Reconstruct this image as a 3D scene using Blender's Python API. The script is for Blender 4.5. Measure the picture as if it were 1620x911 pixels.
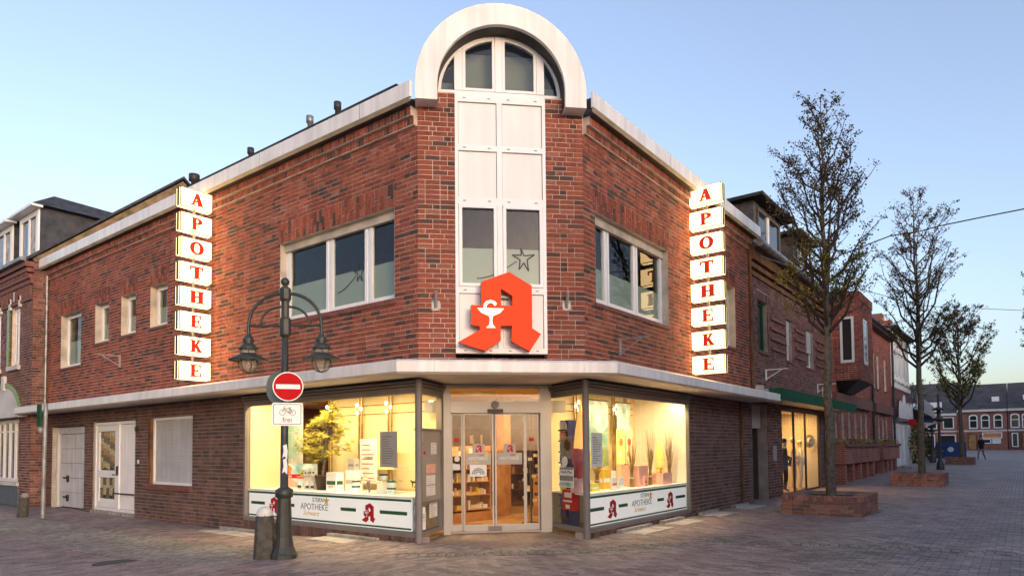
import bpy, math, random
from mathutils import Vector, Matrix
from mathutils.geometry import tessellate_polygon
R = math.radians
for o in list(bpy.data.objects): bpy.data.objects.remove(o)
SC = bpy.context.scene
COL = SC.collection

# ------------------------------------------------------------------ camera
cam = bpy.data.cameras.new('camera'); camo = bpy.data.objects.new('camera', cam); COL.objects.link(camo)
yaw, pitch, roll = R(37.42), R(2.29), R(.5)
fw = Vector((math.cos(yaw)*math.cos(pitch), math.sin(yaw)*math.cos(pitch), math.sin(pitch)))
rt = Vector((math.sin(yaw), -math.cos(yaw), 0)); dn = fw.cross(rt)
r2 = rt*math.cos(roll)+dn*math.sin(roll); d2 = dn*math.cos(roll)-rt*math.sin(roll)
M = Matrix((r2, -d2, -fw)).transposed().to_4x4(); M.translation = (0, 0, 1.7)
camo.matrix_world = M
cam.sensor_width = 36; cam.lens = 36*1060/1620; cam.shift_y = 210/1620
cam.clip_start = .1; cam.clip_end = 3000
SC.camera = camo
# ------------------------------------------------------------------ sky, sun, exposure
SUN_AZ, SUN_EL = -115.0, 6.0            # degrees from +X towards +Y, elevation
W = bpy.data.worlds.new('World'); SC.world = W; W.use_nodes = True
nt = W.node_tree; bg = nt.nodes['Background']
sky = nt.nodes.new('ShaderNodeTexSky'); sky.sky_type = 'NISHITA'; sky.sun_disc = False
sky.sun_elevation = R(SUN_EL); sky.sun_rotation = R(90-SUN_AZ)
sky.air_density = 1.0; sky.dust_density = 2.2; sky.ozone_density = 2.4; sky.altitude = 0
hs_ = nt.nodes.new('ShaderNodeHueSaturation'); hs_.inputs['Saturation'].default_value = .80       # white balance of the whole sky
wb_ = nt.nodes.new('ShaderNodeMix'); wb_.data_type = 'RGBA'; wb_.blend_type = 'MULTIPLY'; wb_.inputs[0].default_value = 1; wb_.inputs[7].default_value = (1.05, .955, .985, 1)
nt.links.new(sky.outputs[0], hs_.inputs['Color']); nt.links.new(hs_.outputs[0], wb_.inputs[6]); nt.links.new(wb_.outputs[2], bg.inputs[0]); bg.inputs[1].default_value = .15
sl = bpy.data.lights.new('sun', 'SUN'); so = bpy.data.objects.new('sun', sl); COL.objects.link(so)
sl.energy = .10; sl.angle = R(18); sl.color = (1, .86, .72)
sd = Vector((math.cos(R(SUN_AZ))*math.cos(R(SUN_EL)), math.sin(R(SUN_AZ))*math.cos(R(SUN_EL)), math.sin(R(SUN_EL))))
so.rotation_euler = sd.to_track_quat('Z', 'Y').to_euler(); so.location = (60, -20, 30)
SC.view_settings.view_transform = 'Standard'; SC.view_settings.look = 'None'
SC.view_settings.exposure = 1.93; SC.view_settings.gamma = 1
SC.render.engine = 'CYCLES'
SC.cycles.max_bounces = 8; SC.cycles.diffuse_bounces = 4; SC.cycles.transparent_max_bounces = 16
SC.cycles.caustics_reflective = False; SC.cycles.caustics_refractive = False
SC.cycles.sample_clamp_indirect = 4
SC.cycles.use_denoising = True

# ------------------------------------------------------------------ helpers
class Fr:
    """facade frame: s runs to the right seen from outside, o outwards, z up"""
    def __init__(f, ox, oy, tx, ty):
        l = math.hypot(tx, ty); f.o = (ox, oy); f.t = (tx/l, ty/l); f.n = (f.t[1], -f.t[0])
    def p(f, s, o, z):
        return (f.o[0]+f.t[0]*s+f.n[0]*o, f.o[1]+f.t[1]*s+f.n[1]*o, z)
    def ang(f): return math.atan2(f.t[1], f.t[0])
WF = Fr(0, 0, 1, 0)      # s = x, o = -y
class MB:
    def __init__(m): m.v = []; m.f = []; m.c = []; m.sm = []; m.mi = []
    def add(m, vs, fs, c=0., smooth=False, mi=0):
        b = len(m.v); m.v += [tuple(v) for v in vs]
        for f in fs: m.f.append([i+b for i in f]); m.c.append(c); m.sm.append(smooth); m.mi.append(mi)
        return m
    def fbox(m, fr, s0, s1, o0, o1, z0, z1, c=0., back=True, mi=0):
        P = fr.p
        v = [P(s0,o1,z0),P(s1,o1,z0),P(s1,o1,z1),P(s0,o1,z1),P(s0,o0,z0),P(s1,o0,z0),P(s1,o0,z1),P(s0,o0,z1)]
        f = [(0,1,2,3),(3,2,6,7),(1,0,4,5),(0,3,7,4),(2,1,5,6)]
        if back: f.append((5,4,7,6))
        return m.add(v, f, c, mi=mi)
    def box(m, x0, x1, y0, y1, z0, z1, c=0., mi=0): return m.fbox(WF, x0, x1, -y1, -y0, z0, z1, c, mi=mi)
    def prism(m, pts, z0, z1, c=0.):
        n = len(pts); a = sum(pts[i][0]*pts[(i+1)%n][1]-pts[(i+1)%n][0]*pts[i][1] for i in range(n))
        if a < 0: pts = pts[::-1]
        v = [(x, y, z0) for x, y in pts]+[(x, y, z1) for x, y in pts]
        tri = tessellate_polygon([[Vector((x, y, 0)) for x, y in pts]])
        f = [(i, (i+1)%n, n+(i+1)%n, n+i) for i in range(n)]
        for t in tri:
            t = fixt(t, pts); f.append([n+k for k in t]); f.append(t[::-1])
        return m.add(v, f, c)
    def ext(m, fr, polys, o0, o1, c=0., mi=0, back=True):
        """polys: outer outline then holes, in (s, z); extruded from o0 to o1"""
        allp = [p for q in polys for p in q]; n = len(allp)
        v = [fr.p(s, o1, z) for s, z in allp]+[fr.p(s, o0, z) for s, z in allp]; f = []
        for t in tessellate_polygon([[Vector((s, z, 0)) for s, z in q] for q in polys]):
            t = fixt(t, allp); f.append(t)
            if back: f.append([n+k for k in t[::-1]])
        b = 0
        for qi, q in enumerate(polys):
            k = len(q); a = sum(q[i][0]*q[(i+1)%k][1]-q[(i+1)%k][0]*q[i][1] for i in range(k))
            for i in range(k):
                i0, i1 = b+i, b+(i+1)%k
                if (a < 0) != (qi > 0): i0, i1 = i1, i0
                f.append((i1, i0, n+i0, n+i1))
            b += k
        return m.add(v, f, c, mi=mi)
    def tube(m, pts, rad, n=8, c=0., caps=True, smooth=True):
        pts = [Vector(p) for p in pts]; k = len(pts)
        if not isinstance(rad, (list, tuple)): rad = [rad]*k
        v = []; f = []; up = None
        for i, p in enumerate(pts):
            d = (pts[min(i+1, k-1)]-pts[max(i-1, 0)])
            if d.length < 1e-9: d = Vector((0, 0, 1))
            d.normalize()
            if up is None: up = Vector((1, 0, 0)) if abs(d.x) < .8 else Vector((0, 1, 0))
            a = (up-d*up.dot(d))
            if a.length < 1e-6: a = d.orthogonal()
            a.normalize(); up = a; b = d.cross(a)
            for j in range(n):
                t = 2*math.pi*j/n; v.append(p+(a*math.cos(t)+b*math.sin(t))*rad[i])
        for i in range(k-1):
            for j in range(n):
                f.append((i*n+j, i*n+(j+1)%n, (i+1)*n+(j+1)%n, (i+1)*n+j))
        m.add(v, f, c, smooth)
        if caps:
            m.add([v[j] for j in range(n)][::-1], [tuple(range(n))], c); m.add([v[(k-1)*n+j] for j in range(n)], [tuple(range(n))], c)
        return m
    def lathe(m, c0, prof, n=16, c=0., smooth=True):
        v = []; f = []; x, y, z = c0
        for r, h in prof:
            for j in range(n):
                t = 2*math.pi*j/n; v.append((x+r*math.cos(t), y+r*math.sin(t), z+h))
        for i in range(len(prof)-1):
            for j in range(n): f.append((i*n+j, i*n+(j+1)%n, (i+1)*n+(j+1)%n, (i+1)*n+j))
        return m.add(v, f, c, smooth)
    def ball(m, c0, r, n=10, sz=1., c=0.):
        return m.lathe(c0, [(max(1e-4, r*math.sin(math.pi*i/8)), -r*sz*math.cos(math.pi*i/8)) for i in range(9)], n, c)
    def disc(m, fr, s, o0, o1, z, r, n=28, c=0., mi=0):
        return m.ext(fr, [[(s+r*math.cos(2*math.pi*i/n), z+r*math.sin(2*math.pi*i/n)) for i in range(n)]], o0, o1, c, mi)
    def build(m, name, mat, parent=None, attr=False, bevel=0):
        me = bpy.data.meshes.new(name); me.from_pydata(m.v, [], m.f)
        for k in (mat if isinstance(mat, (list, tuple)) else [mat]): me.materials.append(MT[k])
        me.polygons.foreach_set('use_smooth', m.sm); me.polygons.foreach_set('material_index', m.mi)
        if attr: me.attributes.new('bc', 'FLOAT', 'FACE').data.foreach_set('value', m.c)
        me.update()
        o = bpy.data.objects.new(name, me); COL.objects.link(o)
        if bevel:
            b = o.modifiers.new('bevel', 'BEVEL'); b.width = bevel; b.segments = 2; b.limit_method = 'ANGLE'
        if parent: setp(o, parent)
        return o
def fixt(t, pts):
    a, b, c = (pts[k] for k in t)
    return list(t) if (b[0]-a[0])*(c[1]-a[1])-(b[1]-a[1])*(c[0]-a[0]) > 0 else list(t)[::-1]
def wm(o):
    m = o.matrix_basis.copy(); p = o.parent
    while p: m = p.matrix_basis @ o.matrix_parent_inverse @ m; o = p; p = o.parent
    return m
def setp(o, parent):
    o.parent = parent; o.matrix_parent_inverse = wm(parent).inverted()
def tag(o, label=None, cat=None, group=None, kind=None):
    if label: o['label'] = label
    if cat: o['category'] = cat
    if group: o['group'] = group
    if kind: o['kind'] = kind
    return o
def thing(name, label, cat, loc=(0,0,0), group=None):
    o = bpy.data.objects.new(name, None); COL.objects.link(o); o.location = loc; o.empty_display_size = .2
    return tag(o, label, cat, group)
def copy_tree(o, loc=None, label=None, parent=None):
    c = o.copy(); COL.objects.link(c)
    if parent: c.parent = parent
    if loc: c.location = loc
    if label: c['label'] = label
    for ch in o.children: copy_tree(ch, parent=c)
    return c
def text(fr, s, o, z, txt, size, ext=.002, align='CENTER', shear=0., width=None, mb=None, mi=0, bold=0.):
    """lettering as geometry: returns an MB with the word laid on the frame (origin at baseline)"""
    cu = bpy.data.curves.new('t', 'FONT'); cu.body = txt; cu.size = size; cu.extrude = ext; cu.align_x = align; cu.shear = shear; cu.resolution_u = 3; cu.offset = bold
    ob = bpy.data.objects.new('t', cu); me = bpy.data.meshes.new_from_object(ob)
    xs = [v.co.x for v in me.vertices] or [0]; k = 1.
    if width and max(xs) > min(xs): k = width/(max(xs)-min(xs))
    mb = mb or MB()
    mb.add([fr.p(s+v.co.x*k, o+v.co.z, z+v.co.y) for v in me.vertices], [list(p.vertices) for p in me.polygons], mi=mi)
    bpy.data.objects.remove(ob); bpy.data.curves.remove(cu); bpy.data.meshes.remove(me)
    return mb

# ------------------------------------------------------------------ materials
MT = {}
def mk(name):
    m = bpy.data.materials.new(name); m.use_nodes = True; MT[name] = m
    return m, m.node_tree, m.node_tree.nodes['Principled BSDF']
def N(t, kind, **kw):
    n = t.nodes.new(kind)
    for k, v in kw.items():
        if k in n.inputs: n.inputs[k].default_value = v
        else: setattr(n, k, v)
    return n
def streaks(t, tc, colour, b, amt):
    # rain streaks: noise drawn out along z
    mp = N(t, 'ShaderNodeMapping'); mp.inputs['Scale'].default_value = (7, 7, .45); t.links.new(tc.outputs['Object'], mp.inputs[0])
    ns = N(t, 'ShaderNodeTexNoise', Scale=1., Detail=6.); t.links.new(mp.outputs[0], ns.inputs['Vector'])
    r_ = N(t, 'ShaderNodeMapRange'); r_.inputs[1].default_value = .38; r_.inputs[2].default_value = .62; r_.inputs[3].default_value = 1-amt; r_.inputs[4].default_value = 1.; t.links.new(ns.outputs[0], r_.inputs[0])
    m_ = N(t, 'ShaderNodeMix', data_type='RGBA', blend_type='MULTIPLY'); m_.inputs[0].default_value = 1; t.links.new(colour, m_.inputs[6]); t.links.new(r_.outputs[0], m_.inputs[7]); t.links.new(m_.outputs[2], b.inputs['Base Color'])
def mat(name, col, rough=.5, var=.12, scale=6., metal=0., bump=0., bscale=60., emit=None, es=0., spec=.5, dirt=None, streak=0.):
    m, t, b = mk(name)
    b.inputs['Roughness'].default_value = rough; b.inputs['Metallic'].default_value = metal; b.inputs['Specular IOR Level'].default_value = spec
    tc = N(t, 'ShaderNodeTexCoord')
    nz = N(t, 'ShaderNodeTexNoise', Scale=scale, Detail=5.); t.links.new(tc.outputs['Object'], nz.inputs['Vector'])
    rp = N(t, 'ShaderNodeValToRGB'); t.links.new(nz.outputs[0], rp.inputs[0])
    d = dirt or tuple(c*(1-2.2*var) for c in col)
    rp.color_ramp.elements[0].position = .3; rp.color_ramp.elements[0].color = (*d, 1)
    rp.color_ramp.elements[1].position = .62; rp.color_ramp.elements[1].color = (*tuple(min(1, c*(1+.5*var)) for c in col), 1)
    if streak: streaks(t, tc, rp.outputs[0], b, streak)
    else: t.links.new(rp.outputs[0], b.inputs['Base Color'])
    if bump:
        n2 = N(t, 'ShaderNodeTexNoise', Scale=bscale, Detail=6.); t.links.new(tc.outputs['Object'], n2.inputs['Vector'])
        bp = N(t, 'ShaderNodeBump', Strength=bump, Distance=.01); t.links.new(n2.outputs[0], bp.inputs['Height']); t.links.new(bp.outputs[0], b.inputs['Normal'])
    if emit:
        b.inputs['Emission Color'].default_value = (*emit, 1); b.inputs['Emission Strength'].default_value = es
    return m
def amat(name, stops, rough=.8, bump=.25, bscale=70., mott=.35, patch=None):
    """colour from the per-piece value 'bc', with mottling and fine relief"""
    m, t, b = mk(name); b.inputs['Roughness'].default_value = rough; b.inputs['Specular IOR Level'].default_value = .3
    at = N(t, 'ShaderNodeAttribute', attribute_name='bc')
    rp = N(t, 'ShaderNodeValToRGB'); cr = rp.color_ramp; t.links.new(at.outputs['Fac'], rp.inputs[0])
    while len(cr.elements) < len(stops): cr.elements.new(.5)
    for e, (p, c) in zip(cr.elements, stops): e.position = p; e.color = (*c, 1)
    tc = N(t, 'ShaderNodeTexCoord')
    nz = N(t, 'ShaderNodeTexNoise', Scale=22., Detail=6.); t.links.new(tc.outputs['Object'], nz.inputs['Vector'])
    big = N(t, 'ShaderNodeTexNoise', Scale=.7, Detail=4.); t.links.new(tc.outputs['Object'], big.inputs['Vector'])
    mr = N(t, 'ShaderNodeMapRange'); mr.inputs[1].default_value = .3; mr.inputs[2].default_value = .7; mr.inputs[3].default_value = 1-mott; mr.inputs[4].default_value = 1+mott*.5
    t.links.new(nz.outputs[0], mr.inputs[0])
    mr2 = N(t, 'ShaderNodeMapRange'); mr2.inputs[1].default_value = .3; mr2.inputs[2].default_value = .7; mr2.inputs[3].default_value = .70 if name in ('paver','sett') else .8; mr2.inputs[4].default_value = 1.12
    t.links.new(big.outputs[0], mr2.inputs[0])
    mu = N(t, 'ShaderNodeMath', operation='MULTIPLY'); t.links.new(mr.outputs[0], mu.inputs[0]); t.links.new(mr2.outputs[0], mu.inputs[1])
    mx = N(t, 'ShaderNodeMix', data_type='RGBA', blend_type='MULTIPLY'); mx.inputs[0].default_value = 1
    t.links.new(rp.outputs[0], mx.inputs[6]); t.links.new(mu.outputs[0], mx.inputs[7]); streaks(t, tc, mx.outputs[2], b, .22 if 'brick' in name else .0)
    bp = N(t, 'ShaderNodeBump', Strength=bump, Distance=.008); n2 = N(t, 'ShaderNodeTexNoise', Scale=bscale, Detail=7.); t.links.new(tc.outputs['Object'], n2.inputs['Vector'])
    t.links.new(n2.outputs[0], bp.inputs['Height']); t.links.new(bp.outputs[0], b.inputs['Normal'])
    return m
def glass(name, tint=(1,1,1), ior=1.5, rough=0., mixin=0., col=(.5,.5,.5)):
    m = bpy.data.materials.new(name); m.use_nodes = True; MT[name] = m; t = m.node_tree; t.nodes.clear()
    out = N(t, 'ShaderNodeOutputMaterial'); tr = N(t, 'ShaderNodeBsdfTransparent'); tr.inputs[0].default_value = (*tint, 1)
    gl = N(t, 'ShaderNodeBsdfGlossy', Roughness=rough); fr = N(t, 'ShaderNodeFresnel', IOR=ior)
    mx = N(t, 'ShaderNodeMixShader'); ge = N(t, 'ShaderNodeNewGeometry'); fm = N(t, 'ShaderNodeMath', operation='SUBTRACT', use_clamp=True)
    t.links.new(fr.outputs[0], fm.inputs[0]); t.links.new(ge.outputs['Backfacing'], fm.inputs[1]); t.links.new(fm.outputs[0], mx.inputs[0])
    base = tr
    if mixin:
        df = N(t, 'ShaderNodeBsdfDiffuse'); df.inputs[0].default_value = (*col, 1)
        m2 = N(t, 'ShaderNodeMixShader'); m2.inputs[0].default_value = mixin; t.links.new(tr.outputs[0], m2.inputs[1]); t.links.new(df.outputs[0], m2.inputs[2]); base = m2
    t.links.new(base.outputs[0], mx.inputs[1]); t.links.new(gl.outputs[0], mx.inputs[2]); t.links.new(mx.outputs[0], out.inputs[0])
def emis(name, col, s, var=0.):
    m, t, b = mk(name); b.inputs['Base Color'].default_value = (*[min(1, c) for c in col], 1); b.inputs['Roughness'].default_value = .4
    b.inputs['Emission Color'].default_value = (*col, 1); b.inputs['Emission Strength'].default_value = s
def brickmat(name, c1, c2, mortar, sx=.25, sy=.083, off=.5, rough=.8, uv=False):
    """bricks too far away to tell apart; also slates"""
    m, t, b = mk(name); b.inputs['Roughness'].default_value = rough; b.inputs['Specular IOR Level'].default_value = .3
    tc = N(t, 'ShaderNodeTexCoord'); sp = N(t, 'ShaderNodeSeparateXYZ'); t.links.new(tc.outputs['Object'], sp.inputs[0])
    ad = N(t, 'ShaderNodeMath', operation='ADD'); t.links.new(sp.outputs[0], ad.inputs[0]); t.links.new(sp.outputs[1], ad.inputs[1])
    cb = N(t, 'ShaderNodeCombineXYZ'); t.links.new(ad.outputs[0], cb.inputs[0]); t.links.new(sp.outputs[2], cb.inputs[1])
    if uv: t.links.new(sp.outputs[0], cb.inputs[0]); t.links.new(sp.outputs[1], cb.inputs[1])
    bt = N(t, 'ShaderNodeTexBrick'); t.links.new(cb.outputs[0], bt.inputs[0])
    bt.inputs['Color1'].default_value = (*c1, 1); bt.inputs['Color2'].default_value = (*c2, 1); bt.inputs['Mortar'].default_value = (*mortar, 1)
    bt.inputs['Scale'].default_value = 1; bt.inputs['Brick Width'].default_value = sx; bt.inputs['Row Height'].default_value = sy; bt.inputs['Mortar Size'].default_value = .006; bt.offset = off
    nz = N(t, 'ShaderNodeTexNoise', Scale=1.3, Detail=5.); t.links.new(tc.outputs['Object'], nz.inputs['Vector'])
    mr = N(t, 'ShaderNodeMapRange'); mr.inputs[1].default_value = .3; mr.inputs[2].default_value = .7; mr.inputs[3].default_value = .7; mr.inputs[4].default_value = 1.2; t.links.new(nz.outputs[0], mr.inputs[0])
    mx = N(t, 'ShaderNodeMix', data_type='RGBA', blend_type='MULTIPLY'); mx.inputs[0].default_value = 1
    t.links.new(bt.outputs[0], mx.inputs[6]); t.links.new(mr.outputs[0], mx.inputs[7]); t.links.new(mx.outputs[2], b.inputs['Base Color'])
    bp = N(t, 'ShaderNodeBump', Strength=.4, Distance=.01); bp.invert = True; t.links.new(bt.outputs['Fac'], bp.inputs['Height']); t.links.new(bp.outputs[0], b.inputs['Normal'])
amat('brick_red', [(0,(.10,.058,.046)),(.16,(.145,.068,.05)),(.24,(.26,.072,.043)),(.6,(.34,.092,.053)),(.85,(.40,.11,.062)),(1,(.36,.15,.11))])
amat('brick_brown', [(0,(.085,.06,.052)),(.3,(.15,.088,.07)),(.7,(.19,.108,.086)),(1,(.22,.12,.093))], mott=.25)
amat('brick_plum', [(0,(.08,.05,.045)),(.3,(.16,.075,.06)),(.7,(.22,.10,.08)),(1,(.27,.13,.10))])
amat('brick_bright', [(0,(.14,.05,.04)),(.3,(.28,.075,.05)),(.7,(.36,.10,.065)),(1,(.42,.13,.08))])
amat('brick_old', [(0,(.09,.05,.045)),(.3,(.20,.085,.065)),(.7,(.27,.11,.085)),(1,(.32,.16,.12))])
amat('brick_planter', [(0,(.22,.12,.10)),(.3,(.34,.14,.10)),(.7,(.42,.17,.12)),(1,(.46,.24,.19))], bump=.5)
amat('paver', [(0,(.185,.145,.135)),(.35,(.275,.212,.193)),(.7,(.325,.25,.226)),(1,(.40,.315,.287))], rough=.62, mott=.3)
amat('sett', [(0,(.22,.20,.168)),(.5,(.31,.28,.235)),(1,(.40,.36,.30))], rough=.75)
amat('leaf', [(0,(.045,.032,.018)),(.5,(.09,.07,.022)),(.8,(.17,.16,.03)),(1,(.30,.28,.04))], rough=.6, bump=.1)
amat('needle', [(0,(.14,.13,.015)),(.5,(.34,.31,.04)),(1,(.58,.50,.08))], rough=.6, bump=.1)
mat('mortar', (.66,.54,.45), .95, .15, 3, bump=.4, bscale=150)
mat('mortar_grey', (.33,.275,.24), .95, .15, 3, bump=.4, bscale=150)
mat('joint', (.085,.07,.066), .95, .3, 8)
mat('white_alu', (.84,.82,.78), .34, .05, 1.2, streak=.14)
mat('white_panel', (.82,.81,.78), .3, .03, .8, streak=.06)
mat('white_pvc', (.82,.82,.81), .3, .03, 2)
mat('cream_edge', (.52,.46,.34), .5, .15, 3)
mat('reveal_plaster', (.50,.44,.36), .8, .18, 2.5, bump=.15)
mat('soffit', (.76,.68,.58), .6, .10, 1.2)
mat('grey_alu', (.21,.19,.178), .5, .08, 2, metal=.1, spec=.3)
mat('silver_alu', (.36,.345,.325), .42, .05, 2, metal=.25)
mat('dark_groove_shade', (.045,.038,.035), .6, .1)  # grooves and joints; also painted shade under the fascia and arch hood
mat('roof_felt', (.03,.03,.032), .85, .3, 4, bump=.3)
mat('black_iron', (.035,.040,.036), .45, .25, 9, bump=.15, bscale=40, dirt=(.02,.024,.022))
mat('dark_metal', (.03,.03,.032), .5, .2, 8)
mat('zinc', (.28,.28,.27), .45, .25, 5, metal=.6)
mat('pole_grey', (.30,.32,.33), .5, .2, 5, metal=.3)
mat('concrete', (.36,.34,.31), .85, .25, 5, bump=.35)
mat('concrete_dark', (.075,.07,.062), .85, .35, 9, bump=.5, dirt=(.035,.034,.03))
mat('stone_light', (.50,.46,.41), .8, .2, 4, bump=.3)
mat('chalk_white', (.62,.62,.60), .7, .2, 7)
mat('moss_wall', (.23,.155,.085), .9, .4, 3.2, bump=.5, bscale=20, dirt=(.085,.075,.035))
mat('sign_red', (.48,.004,.006), .6, .04, spec=.12)
mat('sign_white', (.78,.79,.79), .35, .05, 3)
mat('sign_back', (.20,.235,.225), .55, .15, 3)
mat('print_black', (.02,.02,.022), .5, .05)
mat('print_grey', (.22,.22,.23), .6, .1)
mat('paper', (.74,.75,.75), .7, .04, 3)
mat('paper_grey', (.42,.40,.38), .7, .05, 3)
mat('tan_wood', (.42,.20,.065), .45, .2, 3)
mat('brown_wood', (.17,.085,.04), .75, .25, 3, spec=.15)
mat('floor_wood', (.34,.19,.085), .35, .2, 2)
mat('cream_wall', (.72,.60,.36), .75, .05, 1)
mat('white_wall', (.74,.70,.60), .75, .05, 1)
mat('ochre_wall', (.55,.38,.15), .75, .08, 1)
mat('brass', (.48,.34,.14), .35, .2, 5, metal=.8)
mat('green', (.015,.10,.03), .45, .08)
mat('green_paint', (.02,.095,.052), .8, .1, 2, spec=.1)
mat('pharm_red', (.50,.010,.014), .55, .05, spec=.2)
mat('yellow', (.75,.50,.05), .5, .1)
mat('lime', (.55,.62,.08), .5, .1)
mat('orange', (.70,.22,.05), .5, .1)
mat('pink', (.72,.40,.34), .55, .08)
mat('deep_pink', (.55,.10,.12), .5, .1)
mat('blue_dark', (.02,.03,.12), .5, .15)
mat('blue_sign', (.02,.06,.22), .45, .1)
mat('teal_print', (.10,.25,.22), .5, .5, 3, dirt=(.35,.48,.44))
mat('skyblue_print', (.55,.70,.75), .5, .35, 3, dirt=(.18,.34,.36))
mat('skin_tone', (.52,.30,.20), .6, .1)
mat('cloth_dark', (.02,.02,.024), .85, .2)
mat('cloth_green', (.05,.11,.05), .85, .2)
mat('cloth_grey', (.22,.20,.21), .85, .2)
mat('cream_cloth', (.70,.56,.36), .8, .12, 5)
mat('hair_brown', (.12,.06,.03), .8, .2)
mat('bark', (.13,.105,.075), .9, .35, 12, bump=.8, bscale=30, dirt=(.06,.055,.04))
mat('twig', (.05,.032,.026), .9, .2, 9)
mat('soil', (.035,.022,.016), .95, .4, 14, bump=.9, bscale=30)
mat('reed', (.36,.24,.08), .8, .25, 9)
mat('dark_pot', (.05,.03,.025), .6, .2)
mat('hedge', (.03,.05,.02), .8, .4, 9)
mat('slate', (.05,.05,.058), .6, .3, 5, bump=.3)
mat('slate_side', (.045,.048,.058), .6, .3, 3)
mat('dormer_cladding', (.09,.075,.068), .6, .2, 5)
mat('garage_white', (.66,.67,.66), .45, .06, 2, streak=.18)
mat('shutter', (.54,.55,.55), .5, .06, 2, streak=.15)
mat('amber_glass', (.42,.24,.06), .25, .2, 20, spec=.6)
mat('olive_glass', (.16,.12,.045), .25, .3, 20, spec=.6)
mat('cream_glass', (.50,.42,.24), .25, .2, 20, spec=.6)
mat('pale_blind', (.30,.30,.285), .8, .08, 1)
mat('render_pale', (.66,.64,.58), .8, .1, 1)
mat('curtain', (.45,.45,.43), .85, .2, 4)
mat('asphalt', (.10,.10,.105), .8, .2, 2, bump=.3)
mat('tile_green', (.16,.20,.03), .3, .35, 18)
mat('painted_blue_grey', (.11,.135,.155), .6, .1)
glass('glass_clear', (.97,.98,.97), 1.45)
glass('glass_upper', (.84,.88,.85), 1.6)
glass('glass_frost', (.5,.52,.48), 1.2, .3, .8, (.60,.64,.55))
glass('lamp_glass', (.9,.88,.82), 1.45, 0, .25, (.7,.66,.58))
m_, t_, b_ = mk('glass_dark'); b_.inputs['Base Color'].default_value = (.025,.03,.03,1); b_.inputs['Roughness'].default_value = .06; b_.inputs['Specular IOR Level'].default_value = .8
emis('sign_face', (1, .68, .30), 1.3)
emis('letter_red', (.72, .03, .012), .10)
mat('apo_red', (.50,.022,.008), .6, .03, emit=(1,.10,.025), es=.17, spec=.12)
emis('apo_side', (.32, .02, .012), .04)
emis('apo_white', (1, .9, .66), .4)
emis('panel_face', (.86, .85, .83), .10)
emis('lamp_disc', (1, .85, .55), 14)
emis('spot_bulb', (1, .82, .5), 2.5)
emis('lit_yellow', (.95,.72,.22), .05)
emis('glow_bottle', (1,.42,.10), .28)

# ------------------------------------------------------------------ ground
def sm(t): t = max(0, min(1, t)); return t*t*(3-2*t)
def hgt(x, y):
    return .15*max(sm((13-y)/5), sm((x-8)/3)) + .012*max(0, min(75, x-25))
rnd = random.Random(7)
brickmat('ground_paving', (.265,.204,.186), (.325,.25,.226), (.115,.096,.09), .2, .1, .5, .62, uv=True)
xs = [-300,-60,-20,-8]+[i*1. for i in range(-4, 28)]+[30,36,42,50,60,75,100,140,300,900]
ys = [-300,-60,-20,-8]+[i*1. for i in range(-4, 30)]+[36,48,70,120,300]
g = MB(); nx = len(xs)
g.v = [(x, y, hgt(x, y)-.012) for y in ys for x in xs]
for j in range(len(ys)-1):
    for i in range(nx-1): g.f.append([j*nx+i, j*nx+i+1, (j+1)*nx+i+1, (j+1)*nx+i]); g.c.append(0); g.sm.append(True); g.mi.append(0)
ground = tag(g.build('ground', 'ground_paving'), 'reddish grey clinker paving of the pedestrian street', kind='structure')

def visible(x, y, z, m=230, near=4, far=21):
    d = Vector((x, y, z-1.7)); w = d.dot(fw)
    if w < near or w > far: return False
    u = 810+1060*d.dot(r2)/w; v = 665.5+1060*d.dot(d2)/w
    return -m < u < 1620+m and v < 911+m
def in_strip(x, y): return 4.62 < x < 6.3 and y > 8.55+(6.3-x)*.25
def in_building(x, y): return x > 7.83 and y > 5.93 and x+y > 15.76
GUT = [(6.9,7.2),(7.6,6.35),(8.6,5.35),(9.6,4.75),(10.6,4.0),(11.2,3.0),(11.5,1.8),(11.8,.4),(12,-1.5)]
def gut_d(x, y):
    b = 9
    for (x0,y0),(x1,y1) in zip(GUT, GUT[1:]):
        dx, dy = x1-x0, y1-y0; t = max(0, min(1, ((x-x0)*dx+(y-y0)*dy)/(dx*dx+dy*dy)))
        b = min(b, math.hypot(x-x0-t*dx, y-y0-t*dy))
    return b
PLANTERS = [(15.95,17.95,2.82,4.47), (28.3,30.3,2.35,4.0), (49.3,51.2,2.5,4.0)]
pav = []
def paver_field(x0, x1, y0, y1, lx, ly, ok, jit=.0016):
    r = 0; y = y0
    if ly > lx:          # long side along y: columns, each shifted by half a stone
        x = x0
        while x < x1:
            y = y0+(r % 2)*ly/2
            while y < y1:
                cx, cy = x+lx/2, y+ly/2
                if ok(cx, cy) and visible(cx, cy, hgt(cx, cy)): pav.append((cx, cy, lx-.006, ly-.007, rnd.random(), rnd.uniform(-jit, jit), rnd.uniform(-.012,.012)))
                y += ly
            x += lx; r += 1
        return
    while y < y1:
        x = x0+(r % 2)*lx/2
        while x < x1:
            cx, cy = x+lx/2, y+ly/2
            if ok(cx, cy) and visible(cx, cy, hgt(cx, cy)): pav.append((cx, cy, lx-.007, ly-.006, rnd.random(), rnd.uniform(-jit, jit), rnd.uniform(-.012,.012)))
            x += lx
        y += ly; r += 1
def wall_strip(x, y): return (6.3 <= x <= 7.83 and y > 7.2) 
okmain = lambda x, y: not in_strip(x, y) and not in_building(x, y) and gut_d(x, y) > .17 and not any(a-.02 < x < b+.02 and c-.02 < y < d+.02 for a, b, c, d in PLANTERS)
paver_field(3, 24, -2, 6.1, .1, .2, lambda x, y: okmain(x, y))
paver_field(2, 8, 6.1, 26, .2, .1, lambda x, y: okmain(x, y))
pav.sort(key=lambda p: p[0]**2+p[1]**2)
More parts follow.
